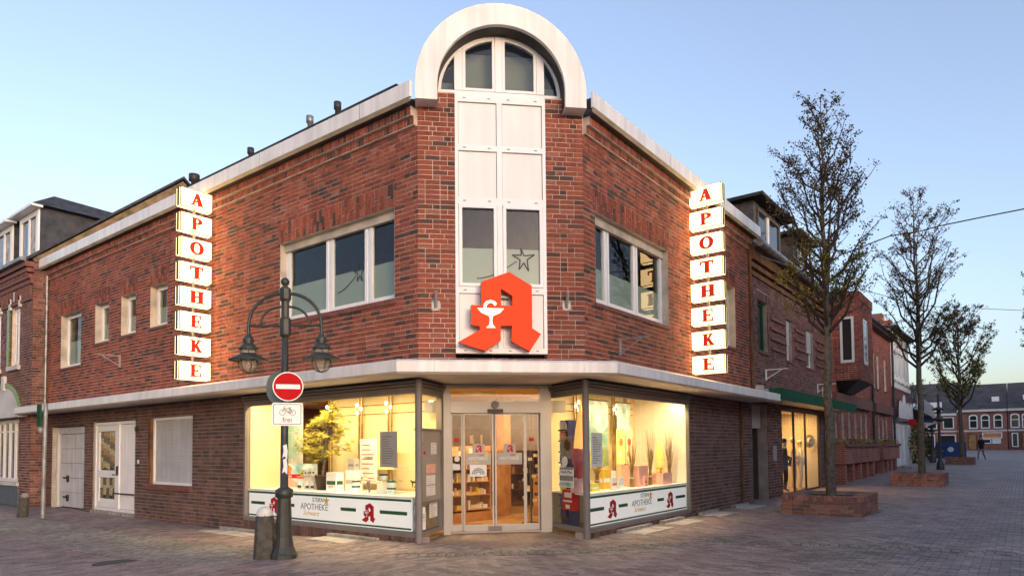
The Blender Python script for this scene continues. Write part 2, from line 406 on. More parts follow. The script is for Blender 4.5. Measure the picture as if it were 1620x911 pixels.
def paver_geo(mb, cx, cy, lx, ly, c, dz, a):
    z = hgt(cx, cy)+dz; ca, sa = math.cos(a), math.sin(a); v = []
    for k, zz in ((1, z-.02), (1, z-.003), (.93, z)):
        for sx, sy in ((-1,-1),(1,-1),(1,1),(-1,1)):
            px, py = sx*(lx/2-(1-k)*.04), sy*(ly/2-(1-k)*.04)
            q = hgt(cx+px, cy+py)-hgt(cx, cy)
            v.append((cx+px*ca-py*sa, cy+px*sa+py*ca, zz+q))
    f = [(8,9,10,11)]
    for b in (0, 4): f += [(b+i, b+(i+1)%4, b+4+(i+1)%4, b+4+i) for i in range(4)]
    mb.add(v, f, c)
vis_near = [p for p in pav if visible(p[0], p[1], .1, m=-6)][:300]
near_set = set(id(p) for p in vis_near)
mb = MB()
for p in pav:
    if id(p) not in near_set: paver_geo(mb, *p)
tag(mb.build('pavers', 'paver', ground, attr=True), kind='stuff')
pm = {}
for p in vis_near:
    key = (round(p[2], 3), int(p[4]*6))
    if key not in pm:
        q = MB(); lx, ly = p[2], p[3]; v = []
        for k, zz in ((1, -.02), (1, -.003), (.93, 0)):
            for sx, sy in ((-1,-1),(1,-1),(1,1),(-1,1)): v.append((sx*(lx/2-(1-k)*.04), sy*(ly/2-(1-k)*.04), zz))
        f = [(8,9,10,11)]
        for b in (0, 4): f += [(b+i, b+(i+1)%4, b+4+(i+1)%4, b+4+i) for i in range(4)]
        q.add(v, f, (key[1]+.5)/6); o = q.build('paver', 'paver', ground, attr=True); pm[key] = o.data
    else:
        o = bpy.data.objects.new('paver', pm[key]); COL.objects.link(o); o.parent = ground
    o.location = (p[0], p[1], hgt(p[0], p[1])+p[5]); o.rotation_euler = (0, 0, p[6])
# parking strip of pale setts, and the sett gutter that runs round the corner
mb = MB(); y = 8.4
while y < 26:
    x = 4.64+rnd.uniform(0,.02)
    while x < 6.25:
        if in_strip(x+.05, y+.05) and visible(x, y, 0): paver_geo(mb, x+.05, y+.05, .092, .092, rnd.random(), rnd.uniform(-.003,.003), rnd.uniform(-.05,.05))
        x += .1
    y += .1
b = MB(); b.v = []
ps = MB(); pts = [(4.62,8.97),(6.3,8.55),(6.3,30),(4.62,30)]
nrow = 12
for k in range(nrow):
    a0, a1 = k/nrow, (k+1)/nrow
    y00, y01 = 8.97+(30-8.97)*a0, 8.97+(30-8.97)*a1; y10, y11 = 8.55+(30-8.55)*a0, 8.55+(30-8.55)*a1
    ps.add([(4.62,y00,hgt(4.62,y00)-.008),(6.3,y10,hgt(6.3,y10)-.008),(6.3,y11,hgt(6.3,y11)-.008),(4.62,y01,hgt(4.62,y01)-.008)], [(0,1,2,3)])
strip = tag(ps.build('parking_strip', 'joint'), 'pale strip of small setts beside the left pavement', kind='structure')
tag(mb.build('setts', 'sett', strip, attr=True), kind='stuff')
mb = MB()
for (x0,y0),(x1,y1) in zip(GUT, GUT[1:]):
    L = math.hypot(x1-x0, y1-y0); a = math.atan2(y1-y0, x1-x0); nn = int(L/.125)
    for k in range(nn):
        for w in (-.07, .07):
            t = (k+.5)/nn; paver_geo(mb, x0+(x1-x0)*t-math.sin(a)*w, y0+(y1-y0)*t+math.cos(a)*w, L/nn-.012, .125, rnd.random()*.7, rnd.uniform(-.003,.003), a+rnd.uniform(-.06,.06))
gm = MB()
for (x0,y0),(x1,y1) in zip(GUT, GUT[1:]):
    a = math.atan2(y1-y0, x1-x0); nx_, ny_ = -math.sin(a)*.15, math.cos(a)*.15
    gm.add([(x0-nx_,y0-ny_,hgt(x0,y0)-.0085),(x1-nx_,y1-ny_,hgt(x1,y1)-.0085),(x1+nx_,y1+ny_,hgt(x1,y1)-.0085),(x0+nx_,y0+ny_,hgt(x0,y0)-.0085)], [(0,1,2,3)])
gut = tag(gm.build('gutter', 'joint'), 'shallow gutter of rough grey setts curving across the paving', kind='structure')
tag(mb.build('setts', 'sett', gut, attr=True), kind='stuff')

# ------------------------------------------------------------------ bricks
CH = .0833
def fill(a, b, rng, out, start=0):
    """random stretcher / header bond between a and b"""
    x = a+(rng.choice((0, .06, .1)) if False else 0); k = 0; prev = 0
    while x < b-.03:
        l = .24 if rng.random() < .68 or prev == .115 else .115
        if k == 0 and start: l = rng.choice((.115, .18, .24))
        prev = l
        if x+l > b-.05: l = b-x
        out.append((x, x+l)); x += l+.01; k += 1
def in_holes(s, z, holes): return any(h[0] < s < h[1] and h[2] < z < h[3] for h in holes)
def brick_list(fr, s0, s1, z0, z1, holes, rng, bc=lambda r: r.random(), out0=0.):
    L = []; n = int((z1-z0)/CH+.5)
    for k in range(n):
        za = z0+k*CH; zm = za+CH/2
        act = sorted((max(h[0], s0), min(h[1], s1)) for h in holes if h[2] < zm < h[3] and h[1] > s0 and h[0] < s1)
        segs = []; c = s0
        for a, b in act:
            if a > c+.02: segs.append((c, a))
            c = max(c, b)
        if c < s1-.02: segs.append((c, s1))
        for a, b in segs:
            iv = []; fill(a, b, rng, iv, k % 2)
            for p, q in iv: L.append((fr, p, q-.0, za+.006, za+CH-.006, out0+rng.uniform(-.0025,.0025), bc(rng)))
    return L
def brick_geo(mb, b, dep=.02):
    fr, a, c, z0, z1, o, bc = b
    e = .003; P = fr.p
    v = [P(a+e,o,z0+e),P(c-e,o,z0+e),P(c-e,o,z1-e),P(a+e,o,z1-e),P(a,o-e,z0),P(c,o-e,z0),P(c,o-e,z1),P(a,o-e,z1),P(a,o-dep,z0),P(c,o-dep,z0),P(c,o-dep,z1),P(a,o-dep,z1)]
    f = [(0,1,2,3)]+[(k+4*j, k+4+4*j, (k+1)%4+4+4*j, (k+1)%4+4*j) for j in (0,1) for k in range(4)]
    mb.add(v, f, bc)
def soldiers(fr, s0, s1, z0, z1, rng, L, o=0., rows=None):
    """vertical bricks; rows = None -> staggered stretcher over header"""
    n = max(1, round((s1-s0)/.0833)); w = (s1-s0)/n
    for k in range(n):
        a, b = s0+k*w+.005, s0+(k+1)*w-.005
        if rows: cuts = [z0, z1]
        else:
            h = z1-z0; cuts = [z0, z0+h*(.66 if k % 2 else .34), z1]
            if k % 4 == 3: cuts = [z0, z0+h*.5, z1]
        for p, q in zip(cuts, cuts[1:]): L.append((fr, a, b, p+.005, q-.005, o+rng.uniform(-.003,.003), rng.random()))
def core(mb, fr, s0, s1, z0, z1, holes, th=.3, o=-.009):
    """mortar-coloured wall with openings, reveals open"""
    S = sorted(set([s0, s1]+[max(s0, min(s1, h[k])) for h in holes for k in (0, 1)])); Z = sorted(set([z0, z1]+[max(z0, min(z1, h[k])) for h in holes for k in (2, 3)]))
    P = fr.p
    for a, b in zip(S, S[1:]):
        for c, d in zip(Z, Z[1:]):
            if in_holes((a+b)/2, (c+d)/2, holes): continue
            mb.add([P(a,o,c),P(b,o,c),P(b,o,d),P(a,o,d)], [(0,1,2,3)]); mb.add([P(b,o-th,c),P(a,o-th,c),P(a,o-th,d),P(b,o-th,d)], [(0,1,2,3)])
    for h in holes:
        a, b, c, d = max(h[0], s0), min(h[1], s1), max(h[2], z0), min(h[3], z1)
        if b-a < .01: continue
        if h[0] > s0: mb.add([P(a,o,c),P(a,o-th,c),P(a,o-th,d),P(a,o,d)], [(3,2,1,0)])
        if h[1] < s1: mb.add([P(b,o,c),P(b,o-th,c),P(b,o-th,d),P(b,o,d)], [(0,1,2,3)])
        if h[2] > z0: mb.add([P(a,o,c),P(b,o,c),P(b,o-th,c),P(a,o-th,c)], [(0,1,2,3)])
        if h[3] < z1: mb.add([P(a,o,d),P(b,o,d),P(b,o-th,d),P(a,o-th,d)], [(3,2,1,0)])
def frame_ring(mb, fr, s0, s1, z0, z1, o0, o1, w):
    mb.fbox(fr, s0, s1, o0, o1, z0, z0+w); mb.fbox(fr, s0, s1, o0, o1, z1-w, z1)
    mb.fbox(fr, s0, s0+w, o0, o1, z0+w, z1-w); mb.fbox(fr, s1-w, s1, o0, o1, z0+w, z1-w)
def window(parent, fr, s0, s1, z0, z1, cuts=(), o=-.16, w=.07, glassm='glass_dark', fm='white_pvc', frost=None, bars=(), sill=None, reveal=None, sash=True):
    """part window (outer frame) > sash, pane, sill"""
    f = MB(); frame_ring(f, fr, s0, s1, z0, z1, o-.06, o, w*.8)
    xs_ = [s0+w*.8]+[c for c in cuts]+[s1-w*.8]
    for c in cuts: f.fbox(fr, c-w*.35, c+w*.35, o-.06, o-.001, z0+w*.8, z1-w*.8)
    win = f.build('window', fm, parent)
    for k, (a, b) in enumerate(zip(xs_, xs_[1:])):
        a2 = a+(w*.35 if k else 0); b2 = b-(w*.35 if k < len(xs_)-2 else 0); zz0, zz1 = z0+w*.8, z1-w*.8
        if sash:
            q = MB(); frame_ring(q, fr, a2+.004, b2-.004, zz0+.004, zz1-.004, o-.05, o+.012, w*.75)
            for br in bars: q.fbox(fr, a2+w*.7, b2-w*.7, o-.045, o+.006, z0+br-.02, z0+br+.02)
            q.build('sash', fm, win); e = w*.7
        else: e = 0
        MB().fbox(fr, a2+e, b2-e, o-.032, o-.026, zz0+e, zz1-e).build('pane', glassm, win)
        if frost: MB().fbox(fr, a2+e, b2-e, o-.048, o-.040, zz0+e, zz0+e+frost*(zz1-zz0-2*e)).build('frosted_film', 'glass_frost', win)
    if sill: MB().fbox(fr, s0-.04, s1+.04, o, sill, z0-.07, z0-.004).build('sill', 'sill_brick', win)
    if reveal:
        q = MB()
        q.fbox(fr, s0, s0+.006, o, reveal, z0, z1); q.fbox(fr, s1-.006, s1, o, reveal, z0, z1); q.fbox(fr, s0, s1, o, reveal, z1-.006, z1)
        q.build('reveal', 'reveal_plaster', win)
    return win
mat('sill_brick', (.20,.075,.055), .7, .2, 14, bump=.3)

# ------------------------------------------------------------------ the pharmacy
X0, Y0 = 7.83, 5.93
FL = Fr(X0, 24.36, 0, -1); FC = Fr(X0, Y0+2, 1, -1); FR = Fr(X0+2, Y0, 1, 0)
ly = lambda y: 24.36-y
rx = lambda x: x-9.83
PH = thing('pharmacy_building', 'red brick corner pharmacy with white canopy and arched white gable over its entrance', 'building', (9.2, 7.3, 0))
rb = random.Random(11)
bcol = lambda r: (r.random()*.22 if r.random() < .2 else .24+.76*r.random())
W1 = [(ly(23.38),ly(21.85),4.23,5.86),(ly(20.87),ly(19.96),4.74,5.86),(ly(19.19),ly(18.31),4.78,5.86),(ly(17.51),ly(16.6),4.80,5.86)]
WB = (ly(11.87), ly(8.5), 4.25, 5.86)
WR = (rx(10.22), rx(13.27), 4.24, 5.87); WR2 = (rx(16.68), rx(17.43), 4.24, 5.84)
GAR = (ly(23.95), ly(21.47), -.2, 2.46); DOR = (ly(20.9), ly(18.25), -.2, 2.53); SHU = (ly(17.55), ly(15.32), .86, 2.53); SHL = (ly(13.16), 16.5, -.2, 2.9)
SHR = (-.1, rx(14.27), -.2, 2.9)
UP0, UP1, LT, CL, RT = 2.95, 7.45, 16.43, 2.828, 8.72
sold = []          # lintels: zones kept free of running bricks
snap = lambda z: UP0+CH*round((z-UP0)/CH)
lint = [(h[0]-.06, h[1]+.06, h[3], snap(h[3]+.39)) for h in W1+[WB]]; lintR = [(h[0]-.06, h[1]+.06, h[3], snap(h[3]+.39)) for h in (WR, WR2)]
corb = 7.12
upL = brick_list(FL, 0, LT, UP0, corb, W1+[WB]+lint, rb, bcol)
for l in lint: soldiers(FL, *l, rb, upL)
upR = brick_list(FR, 0, RT, UP0, corb, [WR, WR2]+lintR, rb, bcol)
for l in lintR: soldiers(FR, *l, rb, upR)
CW = (.62, 2.17, 3.2, 7.9)
upC = brick_list(FC, 0, CL, UP0, 7.72, [CW], rb, bcol)
for fr, n in ((FL, LT-.04), (FR, RT)):
    a = .04 if fr is FR else 0
    soldiers(fr, a, n, corb+.01, corb+.135, rb, (upL if fr is FL else upR), .06, True); soldiers(fr, a, n, corb+.145, corb+.285, rb, (upL if fr is FL else upR), .13, True)
w = MB()
core(w, FL, 0, LT, UP0, UP1, W1+[WB]); core(w, FR, 0, RT, UP0, UP1, [WR, WR2]); core(w, FC, 0, CL, UP0, 7.72, [CW])
for fr, n in ((FL, LT-.035), (FR, RT)):
    a = .035 if fr is FR else 0
    w.fbox(fr, a, n, -.008, .052, corb, corb+.14); w.fbox(fr, a, n, -.008, .122, corb+.14, corb+.29)
wall = w.build('wall', 'mortar', PH)
upper = upL+upR+upC
camd = lambda b: (Vector(b[0].p((b[1]+b[2])/2, 0, (b[3]+b[4])/2))-Vector((0,0,1.7))).length
# the 300 that show largest: bricks of the angled corner front and next to it
upper.sort(key=camd)
single, rest = [], MB()
for b in upper:
    if len(single) < 300 and b[2]-b[1] > .2 and b[4]-b[3] < .1 and b[3] > 3.12: single.append(b)
    else: brick_geo(rest, b)
tag(rest.build('bricks', 'brick_red', wall, attr=True), kind='stuff')
bm_ = {}
def single_brick(b, par, matn, store, nv=8):
    k = int(b[6]*nv); fr = b[0]
    if (matn, k) not in store:
        q = MB(); brick_geo(q, (WF, -.12, .12, -.036, .036, 0, (k+.5)/nv)); o = q.build('brick', matn, par, attr=True); store[(matn, k)] = o.data
    else:
        o = bpy.data.objects.new('brick', store[(matn, k)]); COL.objects.link(o); o.parent = par; o.matrix_parent_inverse = wm(par).inverted()
    o.location = fr.p((b[1]+b[2])/2, b[5], (b[3]+b[4])/2); o.rotation_euler = (0, 0, fr.ang()); o.scale = ((b[2]-b[1])/.24, 1, (b[4]-b[3])/.072)
for b in single: single_brick(b, wall, 'brick_red', bm_)
# ground floor, browner brick
lw = MB(); core(lw, FL, 0, LT, -.2, UP0, [GAR, DOR, SHU, SHL]); core(lw, FR, 0, RT, -.2, UP0, [SHR])
lwall = lw.build('ground_floor_wall', 'mortar_grey', PH); lwall['label'] = 'browner brick of the ground floor'
low = brick_list(FL, 0, LT, -.13, 2.95, [GAR, DOR, SHU, SHL], rb)+brick_list(FR, 0, RT, -.13, 2.95, [SHR], rb)
q = MB(); [brick_geo(q, b) for b in low]; tag(q.build('bricks', 'brick_brown', lwall, attr=True), kind='stuff')
# plinth under the shop windows: upright bricks
pl = MB(); sb = []
pl.fbox(FL, SHL[0], LT-.005, -.25, -.012, -.2, .235); pl.fbox(FR, .005, SHR[1], -.25, -.012, -.2, .235)
plin = pl.build('plinth', 'mortar_grey', PH)
soldiers(FL, SHL[0], LT-.005, .0, .235, rb, sb, 0, True); soldiers(FR, .005, SHR[1], .0, .235, rb, sb, 0, True)
q = MB(); [brick_geo(q, b) for b in sb]; tag(q.build('bricks', 'brick_brown', plin, attr=True), kind='stuff')

# fascia, roof edge, roof
F0, F1, FO = 7.42, 7.72, .30
def band(off0, off1, z0, z1, a=24.5, b=18.75):
    c0, c1 = off0*.4142, off1*.4142
    return [(X0-off1, a), (X0-off1, Y0+2-c1), (X0+2-c1, Y0-off1), (b, Y0-off1), (b, Y0-off0), (X0+2-c0, Y0-off0), (X0-off0, Y0+2-c0), (X0-off0, a)]
fa = MB(); 
for fr, n0, n1 in ((FL, -.2, LT+.125), (FR, -.125, RT+.2)):
    fa.fbox(fr, n0, n1, FO-.05, FO, F0+.03, F1)
fas = fa.build('fascia', 'white_alu', PH, bevel=.006)
for fr, n0, n1, st in ((FL, -.2, LT+.1, 3.1), (FR, -.1, RT+.2, 3.1)):
    x = n0+st
    while x < n1: MB().fbox(fr, x-.004, x+.004, FO, FO+.003, F0+.03, F1).build('joint', 'print_grey', fas); x += st
lip = MB()
for fr, n0, n1 in ((FL, -.2, LT+.08), (FR, -.08, RT+.2)):
    P = fr.p
    v = [P(n0,FO-.055,F0-.015),P(n0,FO-.002,F0+.029),P(n1,FO-.002,F0+.029),P(n1,FO-.055,F0-.015),P(n0,FO-.055,F0+.029),P(n1,FO-.055,F0+.029)]
    lip.add(v, [(0,3,2,1),(0,4,5,3),(0,1,4),(3,5,2)])
lip.build('drip_edge', 'cream_edge', PH)
sf = MB()
for fr, n0, n1 in ((FL, -.15, LT-.05), (FR, .05, RT+.15)): sf.fbox(fr, n0, n1, -.3, FO-.06, F0-.005, F0+.02)
sf.build('eaves_board', 'dark_groove_shade', PH)  # dark colour paints the shadowed gap below the fascia into the board
rf = MB(); rf.prism([(X0-.22, 24.3), (X0-.22, 8.57), (10.47, Y0-.22), (18.7, Y0-.22), (18.7, 24.3)], 7.60, 7.715)
roof = rf.build('roof', 'roof_felt', PH)
for fr, a, b, o0, o1, z1 in ((FL, ly(15.4), LT-.35, -.15, .16, 7.88), (FR, 5.2, 8.4, -.3, .0, 7.80)): MB().fbox(fr, a, b, o0, o1, 7.716, z1).build('roof_upstand', 'roof_felt', PH)
for i, (y, h, mt) in enumerate(((10.65,.85,'dark_metal'),(11.55,.85,'zinc'),(13.75,.80,'dark_metal'))):
    v = MB(); v.lathe((8.3, y, 7.75), [(.05,0),(.05,h*.8),(.075,h*.82),(.075,h*.98),(.001,h)], 12); v.build('vent_pipe', mt, PH)
v = MB(); v.lathe((7.75, 15.2, 7.7), [(.07,0),(.07,.25),(.12,.27),(.12,.42),(.09,.43)], 12); v.build('rainwater_head', 'dark_metal', PH)
v = MB(); v.box(10.9, 11.25, 6.35, 6.8, 7.716, 8.35); v.build('flue', 'dark_metal', PH)
# arched gable over the corner
ac, az, aR, ar = 1.40, 7.70, 1.44, 1.075
n = 40
out = [(ac+aR*math.cos(math.pi*k/n), az+aR*math.sin(math.pi*k/n)) for k in range(n+1)]; inn = [(ac+ar*math.cos(math.pi*k/n), az+ar*math.sin(math.pi*k/n)) for k in range(n+1)]
poly = [(ac+aR, 7.43)]+out+[(ac-aR, 7.43), (ac-ar, 7.43)]+inn[::-1]+[(ac+ar, 7.43)]
hood = MB().ext(FC, [poly], -.12, .28).build('arch_hood', 'white_alu', PH, bevel=.012); hood['label'] = 'broad white semicircular arch'
inn2 = [(ac+(ar+.34)*math.cos(math.pi*k/n), az+(ar+.34)*math.sin(math.pi*k/n)) for k in range(n+1)]
MB().ext(FC, [[(ac+1.40, 7.5)]+inn2+[(ac-1.40, 7.5)]], -3.2, -.5).build('barrel_roof', 'roof_felt', PH)
MB().ext(FC, [[(ac+ar+.02,7.46)]+[(ac+(ar+.02)*math.cos(math.pi*k/n), az+(ar+.02)*math.sin(math.pi*k/n)) for k in range(n+1)]+[(ac-ar-.02,7.46),(ac-ar+.004,7.46)]+[(ac+(ar-.004)*math.cos(math.pi*k/n), az+(ar-.004)*math.sin(math.pi*k/n)) for k in range(n,-1,-1)]+[(ac+ar-.004,7.46)]], -.10, .20).build('arch_shade_lining', 'dark_groove_shade', PH)  # dark sheet over the hood's inner face, painting in the shade there
# corner glazing strip: arched light above, panels, windows, panels
arcw = 1.06
def arc_x(r, x): return az+math.sqrt(max(0, r*r-(x-ac)**2))
cg = MB(); WO = -.06
aw = MB()
ring_o = [(ac+arcw*math.cos(math.pi*k/n), 7.74+arcw*math.sin(math.pi*k/n)) for k in range(n+1)]; ring_i = [(ac+(arcw-.05)*math.cos(math.pi*k/n), 7.74+(arcw-.05)*math.sin(math.pi*k/n)) for k in range(n+1)]
aw.ext(FC, [ring_o+ring_i[::-1]], WO-.05, WO+.0)
aw.fbox(FC, ac-arcw, ac+arcw, WO-.05, WO-.004, 7.69, 7.79)
za = lambda x, r: 7.74+math.sqrt(max(0, r*r-(x-ac)**2))
for x0, x1 in ((.62,.76),(1.32,1.44),(2.04,2.17)):
    aw.ext(FC, [[(x0,7.79),(x1,7.79),(x1,za(x1,arcw-.052)),(x0,za(x0,arcw-.052))]], WO-.05, WO+.015)
awin = aw.build('arched_window', 'white_pvc', PH)
for x0, x1, name in ((ac-arcw+.055,.615,'pane'),(.765,1.315,'pane'),(1.445,2.035,'pane'),(2.175,ac+arcw-.055,'pane')):
    k = 10; top = [(x0+(x1-x0)*i/k, za(x0+(x1-x0)*i/k, arcw-.055)) for i in range(k+1)]
    MB().ext(FC, [[(x0,7.795),(x1,7.795)]+top[::-1]], WO-.032, WO-.026).build('pane', 'glass_upper', awin)
    if .7 < x0 < 2: 
        q = MB(); ir = .045
        q.ext(FC, [[(x0,7.795),(x1,7.795)]+top[::-1], [(x0+ir,7.795+ir),(x1-ir,7.795+ir)]+[(max(x0+ir,min(x1-ir,a)), za(max(x0+ir,min(x1-ir,a)), arcw-.055-ir*1.15)) for a, b in top[::-1]]], WO-.045, WO+.006); q.build('sash', 'white_pvc', awin)
    MB().fbox(FC, x0, x1, -.42, -.40, 7.74, min(za(x0,arcw-.06), za(x1,arcw-.06))+.12 if .7<x0<2 else 7.74+.35).build('blind', 'pale_blind', awin)
st = MB(); s0, s1 = .62, 2.17; mid = 1.375
st.fbox(FC, s0, s0+.055, -.12, .02, 3.28, 7.688); st.fbox(FC, s1-.055, s1, -.12, .02, 3.28, 7.688); st.fbox(FC, mid-.045, mid+.045, -.12, .02, 3.28, 7.688)
rails = [(3.28,3.37),(4.29,4.40),(5.80,5.92),(6.72,6.82),(7.56,7.688)]
for a, b in rails:
    st.fbox(FC, s0+.055, mid-.045, -.12, .02, a, b); st.fbox(FC, mid+.045, s1-.055, -.12, .02, a, b)
strip_f = st.build('glazing_frame', 'white_pvc', PH)
for (a, b), (c, d) in zip(rails, rails[1:]):
    for x0, x1 in ((s0+.055, mid-.045), (mid+.045, s1-.055)):
        if abs(b-4.40) < .01:
            q = MB(); frame_ring(q, FC, x0+.006, x1-.006, b+.006, c-.006, -.06, .035, .055); q.build('sash', 'white_pvc', strip_f)
            MB().fbox(FC, x0+.05, x1-.05, -.03, -.024, b+.05, c-.05).build('pane', 'glass_upper', strip_f)
            MB().fbox(FC, x0+.05, x1-.05, -.046, -.04, b+.05, b+.05+.62).build('frosted_film', 'glass_frost', strip_f)
        else:
            MB().fbox(FC, x0, x1, -.05, -.012, b, c).build('infill_panel', 'white_panel', strip_f)
            q = MB(); q.fbox(FC, x0, x1, -.012, -.006, b, b+.006); q.fbox(FC, x0, x1, -.012, -.006, c-.006, c); q.fbox(FC, x0, x0+.006, -.012, -.006, b+.006, c-.006); q.fbox(FC, x1-.006, x1, -.012, -.006, b+.006, c-.006); q.build('gasket', 'print_black', strip_f)
for a, b in rails:
    for x in (.78, 1.2, 1.53, 2.0): MB().fbox(FC, x-.025, x+.025, .02, .024, (a+b)/2-.008, (a+b)/2+.008).build('drain_cap', 'print_grey', strip_f)
def star(mb, fr, s, z, r, o, k=1.):
    """comet star drawn as an outline of thin bars"""
    pts = [(-.25,1),(.05,.3),(.95,.42),(.3,-.02),(.42,-1.0),(.02,-.3),(-.4,-.9),(-.3,-.05),(-1.0,.35),(-.18,.35)]
    for (a, b), (c, d) in zip(pts, pts[1:]+pts[:1]):
        L = math.hypot(c-a, d-b); nx_, nz_ = -(d-b)/L*.05, (c-a)/L*.05
        mb.ext(fr, [[(s+r*(a-nx_), z+r*(b-nz_)), (s+r*(c-nx_), z+r*(d-nz_)), (s+r*(c+nx_), z+r*(d+nz_)), (s+r*(a+nx_), z+r*(b+nz_))]], o, o+.002)
    prev = None
    for i in range(15):
        t = i/14; p = (s-r*.6-t*r*3.4*k, z-r*.2-r*1.55*math.sin(t*1.5)*1.0)
        if prev: mb.ext(fr, [[(p[0], p[1]-.006), (prev[0], prev[1]-.006), (prev[0], prev[1]+.010), (p[0], p[1]+.010)]], o, o+.002)
        prev = p
q = MB(); star(q, FC, 1.78, 4.90, .20, -.024); q.build('star_print', 'print_black', strip_f)
# upper windows
for h in W1: window(PH, FL, *h, o=-.17, glassm='glass_upper', frost=.5, sill=.03, reveal=-.002)
wb = window(PH, FL, *WB, cuts=(ly(10.46), ly(9.34)), o=-.15, w=.085, glassm='glass_upper', frost=.46, sill=.02, reveal=-.002)
q = MB(); star(q, FL, ly(9.62), 4.93, .16, -.174); q.build('star_print', 'print_black', wb)
MB().fbox(FL, WB[0]+.01, WB[1]-.01, -.2, -.10, 5.70, 5.855).build('shutter_box', 'reveal_plaster', wb)
wr = window(PH, FR, *WR, cuts=(rx(10.86), rx(12.02)), o=-.15, w=.085, glassm='glass_upper', frost=.42, sill=.02, reveal=-.002)
MB().fbox(FR, WR[0]+.01, WR[1]-.01, -.2, -.10, 5.70, 5.865).build('shutter_box', 'reveal_plaster', wr)
window(PH, FR, *WR2, o=-.17, glassm='glass_upper', sill=.03, reveal=-.002)
# rooms behind the upper windows
rm = MB(); rm.box(10.6, 10.7, 8.6, 24, 2.96, 7.6); rm.box(11, 18.4, 8.4, 8.5, 2.96, 7.6); rm.build('inner_wall', 'brown_wood', PH)
MB().prism([(7.86,24.3),(7.86,7.95),(9.85,5.96),(18.5,5.96),(18.5,24.3)], 2.89, 2.945).build('floor_slab', 'concrete', PH)
MB().box(7.9, 18.55, 24.28, 24.34, 0, 7.6).box(18.45, 18.53, 6.2, 24.28, 0, 7.6).build('party_wall', 'concrete', PH)
# downpipe at the left end
v = MB(); v.tube([FL.p(-.02,.07,7.3),FL.p(-.02,.07,3.1)], .05, 10); v.lathe(FL.p(-.02,.07,7.25), [(.05,0),(.08,.05),(.08,.16)], 10); v.build('downpipe', 'zinc', PH)
v = MB(); v.tube([FR.p(RT+.02,.05,7.3),FR.p(RT+.02,.05,3.1)], .035, 8); v.tube([FR.p(RT-.95,.03,2.84),FR.p(RT-.95,.03,.1)], .04, 8); v.build('downpipe', 'brown_wood', PH)
# canopy
CO, C0, C1 = .80, 2.86, 3.075
cn = MB(); cn.prism(band(-.0, CO-.03, 0, 0, 24.62, 18.42), C0+.012, C1-.03); canopy = cn.build('canopy', 'soffit', PH)
canopy['label'] = 'white canopy wrapping the corner above the shop windows'
c_ = CO*.4142
for fr, n0, n1 in ((FL, -.28, LT+c_), (FC, -c_, CL+c_), (FR, -c_, rx(18.46))):
    L = n1-n0; k = max(1, round(L/2.45)); k = 2 if fr is FC else k
    cuts = [n0+L*i/k for i in range(k+1)]
    if fr is FC: cuts = [n0, n0+.58, n1-.55, n1]
    for a, b in zip(cuts, cuts[1:]):
        q = MB(); P = fr.p; e = .003
        a_, b_ = a+e, b-e
        v = [P(a_,CO,C0+.02),P(b_,CO,C0+.02),P(b_,CO,C1-.035),P(a_,CO,C1-.035),P(a_,CO-.055,C1),P(b_,CO-.055,C1),P(a_,CO-.028,C0+.02),P(b_,CO-.028,C0+.02),P(a_,CO-.2,C1),P(b_,CO-.2,C1)]
        q.add(v, [(0,1,2,3),(3,2,5,4),(4,5,9,8),(1,0,6,7),(0,3,4,8,6),(2,1,7,9,5)]); q.build('canopy_panel', 'white_alu', canopy)
    P = fr.p; q = MB()
    q.add([P(n0,CO-.05,C0-.012),P(n1,CO-.05,C0-.012),P(n1,CO-.004,C0+.018),P(n0,CO-.004,C0+.018)], [(0,1,2,3)]); q.fbox(fr, n0, n1, CO-.16, CO-.05, C0-.012, C0+.011); q.build('drip_edge', 'soffit', canopy)
MB().fbox(FL, -.285, -.281, 0, CO-.002, C0+.02, C1-.01).fbox(FR, rx(18.462), rx(18.468), .0, CO-.002, C0+.02, C1-.01).build('end_cap', 'white_alu', canopy)
MB().prism([(X0,Y0+2),(X0+2,Y0),(10.45,7.1),(9.05,8.5)], C0+.012, 2.885).build('recess_soffit', 'soffit', PH)

# ------------------------------------------------------------------ ground floor openings, left part
gd = MB(); gd.fbox(FL, GAR[0], GAR[0]+.10, -.25, -.12, 0, 2.44); gd.fbox(FL, GAR[0]+.1, GAR[1], -.25, -.14, 2.24, 2.44)
gdoor = gd.build('garage_door', 'garage_white', PH)
z = .03
for k in range(5):
    q = MB(); q.fbox(FL, GAR[0]+.11, GAR[1]-.01, -.24, -.19, z, z+.43)
    q.fbox(FL, GAR[0]+.16, GAR[1]-.06, -.19, -.186, z+.10, z+.105); q.fbox(FL, GAR[0]+.16, GAR[1]-.06, -.19, -.186, z+.32, z+.325)
    q.build('door_section', 'garage_white', gdoor); z += .441
for zz in (.30, .88):
    q = MB(); q.fbox(FL, GAR[0]+.45, GAR[0]+.85, -.19, -.16, zz, zz+.045); q.fbox(FL, GAR[0]+.75, GAR[0]+.86, -.19, -.15, zz-.10, zz+.10); q.build('handle', 'print_black', gdoor)
MB().fbox(FL, GAR[0]+.006, GAR[0]+.012, -.2, -.01, 0, 2.44).build('jamb', 'reveal_plaster', gdoor)
fd = MB(); a, b = DOR[0], DOR[1]; m_ = a+1.52
frame_ring(fd, FL, a+.02, b-.02, .08, 2.50, -.16, -.05, .08); fd.fbox(FL, m_-.06, m_+.06, -.16, -.05, .16, 2.42)
fdoor = fd.build('front_door', 'white_pvc', PH); fdoor['label'] = 'white front door with amber glass panes and plank side leaf'
lf = MB(); frame_ring(lf, FL, a+.11, m_-.07, .17, 2.41, -.13, -.07, .16); lf.fbox(FL, a+.27, m_-.23, -.13, -.07, .98, 1.18)
lf.fbox(FL, a+.27, m_-.23, -.13, -.09, .33, .40); lf.build('door_leaf', 'white_pvc', fdoor)
